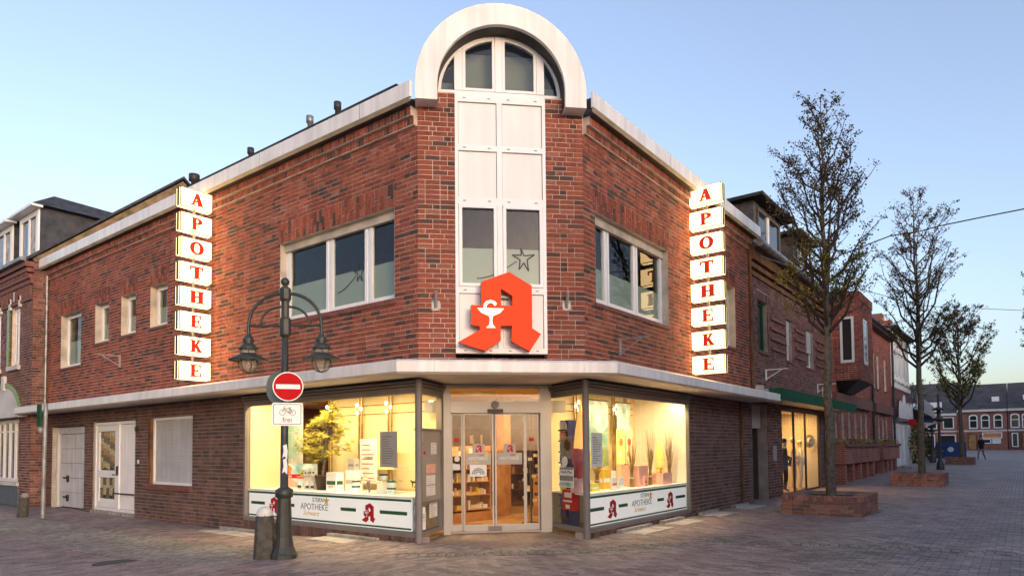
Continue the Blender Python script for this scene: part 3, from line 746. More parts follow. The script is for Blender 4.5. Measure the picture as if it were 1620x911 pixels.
for z0, z1, nr in ((1.20, 2.24, 6), (.41, .97, 2)):
    nc = 5; s0_, s1_ = a+.275, m_-.235
    for r in range(nr):
        for c in range(nc):
            w_ = (s1_-s0_)/nc; h_ = (z1-z0)/nr; dz = h_*.5*(c % 2)*.6
            zz0, zz1 = z0+r*h_+dz, min(z1, z0+(r+1)*h_+dz)
            if zz1-zz0 < .03: continue
            MB().fbox(FL, s0_+c*w_+.006, s0_+(c+1)*w_-.006, -.115, -.10, zz0+.004, zz1-.004).build('pane', ('amber_glass','olive_glass','cream_glass')[(r*2+c*2+(c//2)) % 3] if nr > 2 else ('olive_glass','cream_glass')[(r+c) % 2], fdoor)
    MB().fbox(FL, s0_, s1_, -.128, -.116, z0, z1).build('lead_bars', 'print_black', fdoor)
k = 5
for i in range(k):
    x0 = m_+.07; w_ = (b-.11-x0)/k
    MB().fbox(FL, x0+i*w_+.004, x0+(i+1)*w_-.004, -.14, -.08, .17, 2.41).build('plank', 'white_pvc', fdoor)
q = MB(); q.fbox(FL, m_+.0, m_+.035, -.05, -.0, 1.05, 1.3); q.fbox(FL, m_-.25, b-.12, -.05, -.02, .55, .585); q.fbox(FL, m_-.35, m_-.22, -.07, -.05, 1.05, 1.08); q.build('door_hardware', 'print_black', fdoor)
MB().fbox(FL, a+.03, b-.03, -.16, .05, -.05, .075).build('threshold', 'concrete', fdoor)
sh = MB(); frame_ring(sh, FL, SHU[0]+.10, SHU[1]-.005, SHU[2]+.01, SHU[3]-.01, -.17, -.09, .06)
shut = sh.build('shuttered_window', 'white_pvc', PH)
q = MB(); z = SHU[2]+.07
while z < SHU[3]-.09:
    P = FL.p; s0_, s1_ = SHU[0]+.165, SHU[1]-.07
    q.add([P(s0_,-.125,z),P(s1_,-.125,z),P(s1_,-.115,z+.02),P(s0_,-.115,z+.02),P(s1_,-.13,z+.044),P(s0_,-.13,z+.044)], [(0,1,2,3),(3,2,4,5)]); z += .045
tag(q.build('shutter_slats', 'shutter', shut), kind='stuff')
MB().fbox(FL, SHU[0]+.0, SHU[0]+.1, -.25, -.02, SHU[2], SHU[3]).build('jamb', 'brown_wood', shut)
MB().fbox(FL, SHU[0]-.08, SHU[1]+.02, -.17, .06, SHU[2]-.11, SHU[2]-.004).build('sill', 'sill_brick', shut)
MB().fbox(FL, DOR[1]+.16, DOR[1]+.24, .001, .012, 1.38, 1.48).build('bell_plate', 'white_pvc', PH)
MB().fbox(FL, DOR[1]+.12, DOR[1]+.2, .001, .07, 2.2, 2.32).build('wall_lantern', 'print_black', PH)

# ------------------------------------------------------------------ shopfront
def shopline(par, fr, s0, s1, z0=.235, z1=2.62, posts=(), head=True, gl='glass_clear', name='shop_window', extra=(), dep=.0):
    f = MB(); f.fbox(fr, s0, s1, -.10, -.0, z0, z0+.075)
    for p in posts: f.fbox(fr, p-.03, p+.03, -.10, .004, z0+.075, z1)
    for a, b in extra: f.fbox(fr, a, b, -.10, .004, z0+.075, z1)
    o = f.build(name, 'grey_alu', par); MB().fbox(fr, s0, s1, -.10, -.0, z1, z1+.07).build('head_rail', 'grey_alu', o)
    h = MB()
    for k in range(3):
        h.fbox(fr, s0, s1, -.10, .02+.02*k, z1+.07+.05*k, z1+.07+.05*k+.032)
    h.build('head_trim', 'grey_alu', o)
    MB().fbox(fr, s0, s1, -.10, -.01, z1+.075, 2.871).build('head_groove', 'dark_groove_shade', o)
    return o
swL = shopline(PH, FL, SHL[0], LT-.04, posts=(SHL[0]+.03,)); MB().fbox(FL, SHL[0]+.06, LT-.035, -.06, -.05, .31, 2.62).build('pane', 'glass_clear', swL)
swR = shopline(PH, FR, .04, SHR[1], posts=(SHR[1]-.03,)); MB().fbox(FR, .035, SHR[1]-.06, -.06, -.05, .31, 2.62).build('pane', 'glass_clear', swR)
FSL = Fr(7.83, 7.93, 8.97-7.83, 8.42-7.93); FSR = Fr(10.36, 7.02, 9.83-10.36, 5.93-7.02)
SLn, SRn = 1.241, 1.212
swl = shopline(PH, FSL, .05, SLn-.06, name='side_window', extra=((SLn-.16, SLn-.06),)); swr = shopline(PH, FSR, .02, SRn-.05, name='side_window')
MB().fbox(FSL, .05, SLn-.16, -.06, -.05, 2.02, 2.62).build('pane', 'glass_clear', swl); MB().fbox(FSL, .05, SLn-.16, -.06, -.05, .31, .78).build('pane', 'glass_clear', swl)
MB().fbox(FSL, .06, SLn-.16, -.08, -.02, .80, 2.0).build('notice_panel', 'silver_alu', swl); MB().fbox(FSL, .05, SLn-.16, -.1, .0, .76, .80).fbox(FSL, .05, SLn-.16, -.1, .0, 2.0, 2.04).build('rail', 'grey_alu', swl)
MB().fbox(FSR, .02, SRn-.06, -.06, -.05, .31, 2.62).build('pane', 'glass_clear', swr)
for x, y in ((7.85, 7.95), (9.85, 5.95)):
    MB().prism([(x+.06*math.cos(R(k*30+15)), y+.06*math.sin(R(k*30+15))) for k in range(12)], .1, 2.85).build('corner_post', 'grey_alu', PH)
FD = Fr(X0+1.15*.70711, Y0+2+1.15*.70711, 1, -1)
dm = MB(); dm.fbox(FD, .44, .57, -.12, .03, .1, 2.86); dm.fbox(FD, 2.235, 2.44, -.12, .03, .1, 2.86); dm.fbox(FD, .57, 2.235, -.1, .0, 2.80, 2.86)
dfr = dm.build('entrance_frame', 'silver_alu', PH)
sd_ = MB(); sd_.fbox(FD, .57, 2.235, -.14, .06, 2.345, 2.56)
sdoor = sd_.build('sliding_door', 'silver_alu', PH); sdoor['label'] = 'glass sliding door with sensor bar'; MB().fbox(FD, .57, 2.235, -.1, .01, .155, .175).build('floor_track', 'silver_alu', sdoor)
for s0_, s1_, o in ((.575,.80,-.07),(.80,1.365,-.02),(1.385,1.955,-.02),(1.955,2.23,-.07)):
    lf = MB(); frame_ring(lf, FD, s0_, s1_, .18, 2.343, o-.03, o, .032); lf.fbox(FD, s0_+.032, s1_-.032, o-.03, o, .212, .30)
    l_ = lf.build('door_leaf', 'silver_alu', sdoor); MB().fbox(FD, s0_+.032, s1_-.032, o-.018, o-.012, .30, 2.311).build('pane', 'glass_clear', l_)
MB().fbox(FD, .57, 2.235, -.05, -.044, 2.56, 2.80).build('transom_pane', 'glass_clear', sdoor)
MB().fbox(FD, 1.25, 1.53, .06, .12, 2.34, 2.41).build('sensor_bar', 'print_black', sdoor)
MB().disc(FD, 1.39, .06, .13, 2.49, .065).build('camera_dome', 'grey_alu', sdoor); MB().fbox(FD, 1.26, 1.50, .0, .02, .185, .27).build('lock_plate', 'grey_alu', sdoor)
MB().fbox(FD, .1, 2.75, -.25, -.141, 2.36, 2.58).build('door_drive', 'silver_alu', sdoor)

# ------------------------------------------------------------------ shop interior
IN = [(7.93,13.1),(7.93,8.02),(8.95,8.46),(10.38,7.05),(9.95,6.03),(14.2,6.03),(18.2,6.2),(18.2,16.5),(7.93,16.5)]
MB().prism(IN, .08, .165).build('shop_floor', 'floor_wood', PH)
MB().prism(IN, 2.845, 2.868).build('shop_ceiling', 'ochre_wall', PH)
iw = MB(); iw.box(9.1, 9.16, 8.75, 11.95, .165, 2.84); iw.box(7.95, 9.0, 13.1, 13.16, .165, 2.84); disp_wall = iw.build('display_wall', 'cream_wall', PH)
MB().box(10.6, 14.2, 7.25, 7.31, .165, 2.84).build('display_wall', 'cream_wall', PH)
ew = MB(); ew.box(14.2, 14.26, 6.0, 7.25, .165, 2.84); ew = ew.build('end_wall', 'white_wall', PH); q = MB()
for r in range(14):
    for c in range(5):
        q.fbox(Fr(14.2, 7.25, 0, -1), c*.25+(r % 2)*.12+.01, min(1.24, c*.25+(r % 2)*.12+.245), .0, .006, .9+r*.12+.008, .9+r*.12+.115)
tag(q.build('white_bricks', 'white_wall', ew), kind='stuff')
MB().box(17.5, 17.6, 7.3, 16.5, .165, 2.84).box(9.0, 17.5, 15.9, 16.0, .165, 2.84).build('back_wall', 'brown_wood', PH)
MB().box(11.95, 12.2, 9.38, 9.6, .165, 2.84).build('column', 'tan_wood', PH)
q = MB()
for zz in (2.40, 2.58): q.box(9.09, 9.0985, 8.8, 11.9, zz, zz+.012)
for zz in (2.42, 2.56): q.box(10.4, 14.1, 7.24, 7.2485, zz, zz+.012)
q.build('wall_groove', 'brown_wood', PH)
# slotted rails with clip spots
def rail(x, y, ax):
    t = thing('slotted_rail', '', 'rail', (x, y, .9), 'slotted brass display rails')
    q = MB()
    for d in (-.045, .045):
        dx, dy = (d, 0) if ax == 'x' else (0, d)
        q.box(x+dx-.014, x+dx+.014, y+dy-.014, y+dy+.014, .9, 2.84)
        z = 1.0
        while z < 2.8: q.box(x+dx-.017, x+dx+.017, y+dy-.017, y+dy+.017, z, z+.02); z += .06
    q.build('upright', 'brass', t)
    for zz, d in ((2.52,-.06),(2.60,.06),(2.44,.05)):
        dx, dy = (d, -.05) if ax == 'x' else (-.05, d)
        b_ = MB(); b_.ball((x+dx, y+dy, zz), .028, 8, 1.4); b_.build('bulb', 'spot_bulb', t)
    return t
for i, y in enumerate((11.8, 10.82, 9.94)): rail(9.03, y, 'y')['label'] = ('brass slotted rail behind the top of the potted pine', 'brass slotted rail above the tall white product sheet', 'brass slotted rail above the grey hanging notice')[i]
for i, x in enumerate((11.48, 13.05, 13.6)): rail(x, 7.17, 'x')['label'] = ('brass slotted rail left of the green grass banner', 'brass slotted rail right of the green grass banner', 'brass slotted rail beside the pale blue banner')[i]
# lamps: strip lights hidden behind the window heads and downlights in the ceiling
def lamp(name, label, x, y, z, sx, sy, w, group, rot=(0,0,0), col=(1,.70,.34)):
    t = thing(name, label, 'lamp', (x, y, z), group)
    ld = bpy.data.lights.new(name+'_light', 'AREA'); ld.shape = 'RECTANGLE'; ld.size = sx; ld.size_y = sy; ld.energy = w; ld.color = col
    lo = bpy.data.objects.new(name+'_light', ld); COL.objects.link(lo); lo.location = (x, y, z-.035); lo.rotation_euler = rot; setp(lo, t)
    q = MB(); q.box(x-sx/2-.02, x+sx/2+.02, y-sy/2-.02, y+sy/2+.02, z-.03, z); q.build('housing', 'white_pvc', t)
lamp('strip_lamp', 'strip lamp behind the head of the left shop window', 8.08, 10.5, 2.84, .12, 4.6, 62, 'shop lamps')
lamp('strip_lamp', 'strip lamp behind the head of the right shop window', 12.2, 6.12, 2.84, 3.8, .12, 42, 'shop lamps')
for i, (x, y, w_) in enumerate(((10.6, 9.0, 24), (12.5, 8.6, 14), (11, 12, 18), (15, 10, 12), (10, 14.2, 16))):
    lamp('ceiling_lamp', ('square ceiling lamp just inside the sliding door','square ceiling lamp behind the right display wall','square ceiling lamp above the sales shelves','square ceiling lamp at the back of the shop','square ceiling lamp behind the left display')[i], x, y, 2.84, .5, .5, w_, 'shop lamps', col=(1,.66,.30))

# lit panels low in both shop windows
APO = [[(418,507),(507,560),(507,727),(542,750),(497,818),(425,778),(428,718),(383,718),(383,776),(322,818),(218,785),(303,735),(300,722),(268,716),(268,640),(308,640),(308,548)], [(385,573),(430,600),(430,640),(385,640)]]
CUP = [[(292,652),(396,652),(380,670),(352,682),(349,700),(352,716),(362,728),(326,728),(338,716),(341,700),(338,682),(308,670)]]
SNAKE = [[(316,648),(318,634),(330,623),(345,620),(360,624),(368,634),(362,642),(356,638),(352,632),(344,630),(334,634),(328,642),(328,650)]]
def apo(fr, s, z, w, o0, o1, name, mat_, cup, parent, side=None):
    k = w/324; f = lambda P: [[(s+(x-380)*k, z+(818-y)*k) for x, y in q] for q in P]
    b = MB().ext(fr, f(APO), o0, o1)
    if side: b.mi = [0 if i < 44 and False else 0 for i in b.mi]
    o = b.build(name, mat_, parent)
    MB().ext(fr, f(CUP), o1, o1+.006).ext(fr, f(SNAKE), o1, o1+.006).build('chalice_and_snake', cup, o)
    return o
def lightpanel(fr, s0, s1, label, syms, sx, bars, ledge):
    t = thing('lit_display_panel', label, 'display panel', fr.p((s0+s1)/2, -.15, .28), 'lit panels in the shop windows')
    P = fr.p; zb, zt, ob, ot = .315, .86, -.09, -.16
    pf = Fr(*fr.p(s0, 0, 0)[:2], *fr.t)
    q = MB(); q.add([P(s0,ob,zb),P(s1,ob,zb),P(s1,ob,zt),P(s0,ob,zt),P(s0,ot,zb),P(s1,ot,zb),P(s1,ot,zt),P(s0,ot,zt)], [(0,1,2,3),(3,2,6,7),(1,0,4,5),(0,3,7,4),(2,1,5,6),(5,4,7,6)]); q.build('light_box', 'panel_face', t)
    MB().fbox(fr, s0, s1, ob, ob+.004, zt-.055, zt-.015).build('stripe', 'green', t); MB().fbox(fr, s0, s1, ob, ob+.004, zb+.02, zb+.05).build('stripe', 'green', t)
    for a, b in bars: MB().fbox(fr, a, b, ob, ob+.004, .575, .635).build('stripe', 'green', t)
    for s in syms: apo(fr, s, .40, .36, ob, ob+.006, 'pharmacy_symbol', 'pharm_red', 'paper', t)
    MB().prism(ledge, zt+.001, zt+.03).build('ledge', 'white_pvc', t)
    text(fr, sx, ob+.001, .55, 'APOTHEKE', .17, width=.85).build('lettering', 'print_grey', t); text(fr, sx+.12, ob+.001, .70, 'STERN', .12, width=.34).build('lettering', 'green', t)
    text(fr, sx-.1, ob+.001, .44, 'Schwarz', .13, shear=.4, width=.5).build('lettering', 'yellow', t)
    q = MB(); pts = []
    for k in range(10): r_ = .11 if k % 2 == 0 else .035; pts.append((sx+.38+r_*math.sin(k*math.pi/5), .73+r_*math.cos(k*math.pi/5)))
    q.ext(fr, [pts], ob, ob+.005).build('star', 'yellow', t)
lightpanel(FL, ly(13.08), ly(8.2), 'white lit panel with green stripes at the foot of the left shop window', (ly(12.2), ly(9.28)), ly(10.85), ((ly(13.0),ly(12.5)),(ly(11.68),ly(11.48)),(ly(10.05),ly(9.62)),(ly(8.98),ly(8.3))), [(7.90,13.09),(7.90,8.18),(8.04,8.14),(8.95,8.56),(9.08,8.75),(9.08,13.09)])
lightpanel(FR, rx(10.0), rx(14.2), 'white lit panel with green stripes at the foot of the right shop window', (rx(10.85), rx(13.35)), rx(12.05), ((rx(10.08),rx(10.55)),(rx(11.1),rx(11.45)),(rx(12.75),rx(13.05)),(rx(13.65),rx(14.15))), [(9.97,6.0),(14.19,6.0),(14.19,7.24),(10.6,7.24),(10.46,7.0)])
q = MB()
for zz in (.34,.60): q.fbox(FL, ly(8.165), ly(8.08), -.3, -.12, zz, zz+.12)
q.fbox(FL, ly(8.185), ly(8.17), -.3, -.1, .315, .86); q.build('crate_side', 'white_pvc', PH)
# ------------------------------------------------------------------ signs on the building
def SP(fr, pts, o0, o1, mb, i): mb.ext(fr, [pts], o0, o1+.0006*i)
def glyph(ch, fr, s, z, w, h, o0, o1):
    """bold serif capitals built from strokes"""
    mb = MB(); i = [0]
    def q(*p): SP(fr, [(s+x*w, z+y*h) for x, y in p], o0, o1, mb, i[0]); i[0] += 1
    def bar(x0, x1, y0, y1): q((x0,y0),(x1,y0),(x1,y1),(x0,y1))
    if ch == 'A':
        q((.08,0),(.26,0),(.56,1),(.40,1)); q((.56,0),(.93,0),(.62,1),(.34,1)); bar(.24,.72,.27,.40); bar(-.03,.37,0,.10); bar(.50,1.03,0,.10)
    if ch in 'PHEKT':
        x0 = .12 if ch != 'T' else .37; bar(x0-.03, x0+.31, 0, 1)
        bar(x0-.14, x0+.42, 0, .10)
        if ch != 'T': bar(x0-.14, x0+.42, .90, 1)
    if ch == 'P':
        n_ = 14; o_ = [(.38+.60*math.cos(a), .71+.29*math.sin(a)) for a in [-math.pi/2+math.pi*k/n_ for k in range(n_+1)]]; i_ = [(.38+.24*math.cos(a), .71+.16*math.sin(a)) for a in [-math.pi/2+math.pi*k/n_ for k in range(n_+1)]]
        q(*(o_+i_[::-1]))
    if ch == 'O':
        n_ = 28; o_ = [(s+w*(.5+.52*math.cos(2*math.pi*k/n_)), z+h*(.5+.54*math.sin(2*math.pi*k/n_))) for k in range(n_)]; i_ = [(s+w*(.5+.20*math.cos(2*math.pi*k/n_)), z+h*(.5+.39*math.sin(2*math.pi*k/n_))) for k in range(n_)]
        mb.ext(fr, [o_, i_], o0, o1)
    if ch == 'T': bar(.0,1.0,.85,1); bar(.0,.12,.64,.85); bar(.88,1.0,.64,.85)
    if ch == 'H': bar(.64,.98,0,1); bar(.54,1.08,0,.10); bar(.54,1.08,.90,1); bar(.3,.7,.44,.57)
    if ch == 'E': bar(.3,.97,0,.12); bar(.3,.94,.88,1); bar(.3,.75,.44,.57); bar(.85,.97,.10,.32); bar(.82,.94,.70,.90); bar(.65,.75,.34,.67)
    if ch == 'K': q((.30,.44),(.44,.32),(.92,1),(.68,1)); q((.38,.50),(.60,.66),(1.05,0),(.68,0)); bar(.54,1.10,0,.10); bar(.58,1.03,.90,1)
    return mb
def letter_sign(fr, s0, s1, z_top, z_bot, face_o, dep, label, wallpts, outer_right):
    t = thing('letter_sign', label, 'illuminated sign', fr.p((s0+s1)/2, face_o-dep/2, z_bot), 'vertical lit letter signs')
    hB = .40; pitch = (z_top-z_bot-hB)/7
    for i, ch in enumerate('APOTHEKE'):
        zt = z_top-i*pitch; zb = zt-hB
        bx = MB().fbox(fr, s0+.006, s1-.006, face_o-dep, face_o, zb+.006, zt-.006).build('sign_box', 'sign_face', t)
        q = MB(); frame_ring(q, fr, s0, s1, zb, zt, face_o-.03, face_o+.004, .010); frame_ring(q, fr, s0, s1, zb, zt, face_o-dep-.004, face_o-dep+.03, .010)
        se = s1 if outer_right else s0
        q.fbox(fr, min(se, se+(.003 if outer_right else -.003)), max(se, se+(.003 if outer_right else -.003)), face_o-dep*.72, face_o-dep*.28, zb, zt); q.build('box_frame', 'dark_metal', bx)
        lw_ = .40*(s1-s0)*(.9 if ch in 'PEK' else 1.08); lh = .27
        glyph(ch, fr, (s0+s1)/2-lw_/2+.02*(s1-s0), (zt+zb)/2-lh/2, lw_, lh, face_o+.001, face_o+.006).build('letter', 'letter_red', bx)
    q = MB()
    for zz in (z_top-.2, (z_top+z_bot)/2, z_bot+.2):
        for a, b in wallpts(zz): q.tube([a, b], .022, 6)
    q.tube([fr.p((s0+s1)/2, face_o-dep/2, z_bot+.01), fr.p((s0+s1)/2, face_o-dep/2, z_top-.02)], .03, 8)
    q.build('bracket', 'zinc', t)
FSGL = Fr(6.95, 14.2, 1, 0)     # faces -Y
letter_sign(FSGL, 0, .70, 7.36, 3.22, 0, .22, 'column of eight lit white letter boxes on the long left wall', lambda z: [((7.6,14.31,z),(7.83,14.31,z))], False)
FSGR = Fr(14.3, 5.86, 0, -1)    # faces -X
letter_sign(FSGR, 0, .74, 7.48, 3.30, 0, .22, 'column of eight lit white letter boxes on the right wall', lambda z: [((14.41,5.8,z),(14.41,5.93,z))], True)
A = thing('pharmacy_sign', 'big red lit letter A with white chalice and snake above the entrance', 'sign', FC.p(1.34, .2, 3.3))
k = 1.37/324; f = lambda P: [[(1.335+(x-380)*k, 3.29+(818-y)*k) for x, y in q] for q in P]
MB().ext(FC, f(APO), .10, .235).build('letter_body', 'apo_side', A); MB().ext(FC, f(APO), .236, .252).build('letter_face', 'apo_red', A)
MB().ext(FC, f(CUP), .253, .262).ext(FC, f(SNAKE), .253, .262).build('chalice_and_snake', 'apo_white', A)
MB().fbox(FC, 1.1, 1.14, .02, .1, 3.6, 3.64).fbox(FC, 1.6, 1.64, .02, .1, 3.6, 3.64).fbox(FC, 1.2, 1.5, .02, .1, 4.2, 4.24).build('bracket', 'zinc', A)
def flag_holder(fr, s, z, label):
    t = thing('flag_holder', label, 'bracket', fr.p(s, 0, z), 'steel flag holders on the brick')
    MB().fbox(fr, s-.07, s+.07, .001, .014, z-.09, z+.07).build('plate', 'silver_alu', t)
    MB().tube([fr.p(s,.02,z-.04), fr.p(s+.0,.14,z+.20)], .026, 10).build('socket', 'silver_alu', t)
    q = MB()
    for a in (-.05,.05):
        for b in (-.07,.05): q.ball(fr.p(s+a,.016,z+b), .010, 6)
    q.build('bolts', 'zinc', t)
flag_holder(FC, .29, 4.08, 'steel flag holder on the brick left of the big red A'); flag_holder(FC, 2.51, 4.12, 'steel flag holder on the brick right of the big red A')
def arm(fr, s, z, label, d=1, m='silver_alu'):
    t = thing('wall_bracket', label, 'bracket', fr.p(s, 0, z))
    MB().fbox(fr, s-.03, s+.03, .001, .03, z-.16, z+.16).build('plate', m, t)
    MB().tube([fr.p(s,.02,z+.14), fr.p(s+.02*d,.62,z+.14)], .016, 6).tube([fr.p(s,.02,z-.13), fr.p(s+.02*d,.45,z+.13)], .013, 6).build('arm', m, t)
arm(FR, rx(11.05), 3.55, 'thin steel wall bracket under the right upper window'); arm(FL, ly(19.2), 4.1, 'weathered steel wall bracket under the small upper windows', -1)

# ------------------------------------------------------------------ notices and displays
def sheet(fr, s, z, w, h, o, label, name='notice', m='paper', lines=6, lm='print_grey', cat='notice', head=None, th=.003):
    t = thing(name, label, cat, fr.p(s+w/2, o, z))
    MB().fbox(fr, s, s+w, o-th, o, z, z+h).build('sheet', m, t)
    q = MB(); rg = random.Random(int(s*100+z*37)); n_ = lines
    for k in range(n_):
        zz = z+h*(.86-.74*k/max(1, n_-1)); q.fbox(fr, s+w*.12, s+w*rg.uniform(.45,.9), o, o+.001, zz-h*.012, zz+h*.012)
    if head: q.fbox(fr, s+w*.1, s+w*.9, o, o+.0012, z+h*.90, z+h*.97)
    if lines: q.build('print', lm, t)
    return t
# left side window: grey panel with papers
for s, z, w_, h_, lb, m, lm in ((.60,1.60,.27,.20,'small white paper with a blue exclamation mark on the grey panel','paper','blue_sign'),(.38,1.27,.43,.16,'faded pink paper with a red heading on the grey panel','pink','deep_pink'),
        (.38,1.08,.42,.16,'white paper second from the bottom on the grey panel','paper','print_grey'),(.38,.89,.42,.17,'white paper at the bottom of the grey panel','paper','print_grey')):
    sheet(FSL, s, z, w_, h_, -.015, lb, m=m, lm=lm, lines=4)
sheet(FSL, .10, 1.82, .12, .16, -.015, 'small white sticker at the top corner of the grey panel', lines=2); sheet(FSL, .26, 1.60, .09, .05, -.015, 'tiny red label on the grey panel', m='pharm_red', lines=0)
sheet(FSL, .12, .33, .30, .30, -.045, 'white letter taped low in the left side window'); sheet(FSL, .60, .50, .38, .27, -.045, 'white leaflet with a small picture in the left side window', lm='print_black')
# right side window
sheet(FSR, .22, .98, .50, .36, -.045, 'poster with photo strips and blue band reading Stadt Plan', name='poster', cat='poster', lines=0)
pt = bpy.data.objects[[o.name for o in bpy.data.objects if o.get('label','').endswith('Stadt Plan')][0]]
text(FSR, .47, -.044, 1.235, 'Stadt Plan', .075, width=.38).build('lettering', 'print_black', pt); MB().fbox(FSR, .24, .70, -.044, -.0425, 1.10, 1.19).build('photo_strip', 'print_grey', pt); MB().fbox(FSR, .24, .70, -.044, -.0425, 1.0, 1.07).build('blue_band', 'skyblue_print', pt); MB().fbox(FSR, .24, .70, -.044, -.0425, 1.30, 1.335).build('photo_strip', 'print_grey', pt)
t = thing('collection_box', 'red box with white print hanging in the right side window', 'box', FSR.p(.46, -.1, .57)); MB().fbox(FSR, .28, .66, -.18, -.065, .57, .93).build('body', 'pharm_red', t); MB().fbox(FSR, .36, .60, -.064, -.062, .80, .89).fbox(FSR, .32, .62, -.064, -.062, .72, .75).fbox(FSR, .40, .54, -.064, -.062, .60, .67).build('print', 'paper', t)
t = thing('intercom', 'clear intercom box with a round speaker in the right side window', 'intercom', FSR.p(.45, -.05, 1.5)); MB().fbox(FSR, .22, .68, -.08, -.062, 1.5, 1.9).build('box', 'lamp_glass', t); MB().disc(FSR, .50, -.062, -.04, 1.74, .10).build('speaker', 'brown_wood', t); MB().disc(FSR, .40, -.062, -.045, 1.44, .09).build('dial', 'paper', t)
rk = thing('leaflet_rack', 'tall dark blue leaflet rack behind the right side window', 'rack', (10.5, 6.95, .165))
fk = Fr(10.42, 7.0, -.44, -.9)
q = MB(); q.fbox(fk, .05, .33, -.35, -.12, .25, 2.2)
q.build('body', 'blue_dark', rk)
for k in range(9): MB().fbox(fk, .04, .34, -.12, -.08, .4+k*.2, .43+k*.2).build('shelf', 'brown_wood', rk); 
for k in range(9): sheet(fk, .07, .44+k*.2, .22, .13, -.09, 'leaflet in the %s pocket from the bottom of the blue rack' % ('first second third fourth fifth sixth seventh eighth ninth'.split()[k]), name='leaflet', m=('paper','blue_sign','lime','orange')[k % 4] if k % 3 else 'blue_dark', lines=0, cat='leaflet')['group'] = 'leaflets in the rack'
MB().disc(fk, .19, -.12, -.10, 2.08, .10).build('round_logo', 'paper', rk)
# stickers on the sliding door
for s, lb in ((.97,'left'),(1.55,'right')):
    t = thing('door_sticker', 'square grey sticker with a red A on the %s door leaf' % lb, 'sticker', FD.p(s+.11, -.01, 1.61)); MB().fbox(FD, s, s+.225, -.008, -.005, 1.61, 1.775).build('square', 'paper_grey', t); apo(FD, s+.11, 1.62, .145, -.005, -.003, 'pharmacy_symbol', 'pharm_red', 'paper', t)
for s, lb in ((.85,'left'),(1.43,'right')):
    t = thing('door_plate', 'grey plate reading Apotheke with a yellow star on the %s door leaf' % lb, 'sign', FD.p(s+.23, -.01, 1.40)); MB().fbox(FD, s, s+.46, -.008, -.004, 1.395, 1.608).build('plate', 'paper_grey', t)
    text(FD, s+.22, -.003, 1.48, 'APOTHEKE', .085, width=.36).build('lettering', 'paper', t); text(FD, s+.17, -.003, 1.42, 'Schwarz', .06, shear=.4, width=.22).build('lettering', 'yellow', t); text(FD, s+.29, -.003, 1.552, 'STERN', .045, width=.10).build('lettering', 'green', t)
    MB().ext(FD, [[(s+.37+(.05 if k % 2 == 0 else .018)*math.sin(k*math.pi/5), 1.56+(.05 if k % 2 == 0 else .018)*math.cos(k*math.pi/5)) for k in range(10)]], -.004, -.001).build('star', 'yellow', t)
t = sheet(FD, .92, 1.18, .31, .21, -.005, 'white paper with a grey rainbow on the left door leaf', lines=0)
q = MB()
for r_ in (.055,.085,.115):
    o_ = [(1.075+r_*math.cos(math.pi*k/14), 1.22+r_*math.sin(math.pi*k/14)) for k in range(15)]; i_ = [(1.075+(r_-.018)*math.cos(math.pi*k/14), 1.22+(r_-.018)*math.sin(math.pi*k/14)) for k in range(15)]; q.ext(FD, [o_+i_[::-1]], -.005, -.003)
q.build('rainbow', 'print_grey', t)
t = tag(MB().disc(FD, .69, -.082, -.078, 1.50, .05).build('round_sticker', 'paper'), 'round white sticker on the left fixed door pane', 'sticker'); sheet(FD, .61, 1.30, .13, .11, -.078, 'small pale card on the left fixed door pane', lines=3)
for s, lb in ((.64,'left'),(2.04,'right')): sheet(FD, s, 1.82, .085, .07, -.078, 'small red sticker with a white dog on the %s fixed door pane' % lb, m='pharm_red', lines=1, lm='paper', cat='sticker')
# ---- left window
sheet(FL, ly(8.99), 1.38, .44, .62, -.10, 'grey notice hanging in the left shop window', m='paper_grey', lines=12)
FI = Fr(9.0, 24.36, 0, -1)
sheet(FI, ly(13.0), 1.35, .62, 1.4, .25, 'tall pale green text banner at the left end of the left window', name='banner', m='curtain', lines=26, lm='teal_print', cat='banner')
t = thing('poster_stand', 'poster of two people with a red band reading aktiv', 'poster', (8.6, 12.7, .89)); fq = Fr(8.65, 13.02, .12, -1)
MB().fbox(fq, 0, 1.1, -.02, 0, .89, 1.40).build('board', 'skyblue_print', t); MB().fbox(fq, 0, 1.1, .0, .003, 1.08, 1.17).build('red_band', 'pharm_red', t); text(fq, .25, .003, 1.10, 'aktiv', .09).build('lettering', 'paper', t)
MB().ext(fq, [[(0,.9),(.5,.9),(.48,1.0),(.3,1.07),(.0,1.07)]], 0, .004).build('sweater_shape', 'pink', t); MB().ext(fq, [[(.02,1.18),(.3,1.18),(.34,1.3),(.2,1.39),(.05,1.38)]], 0, .004).build('figure_shape', 'orange', t); MB().ext(fq, [[(.65,1.18),(1.0,1.18),(1.0,1.34),(.9,1.39),(.7,1.36)]], 0, .004).build('figure_shape', 'paper', t)
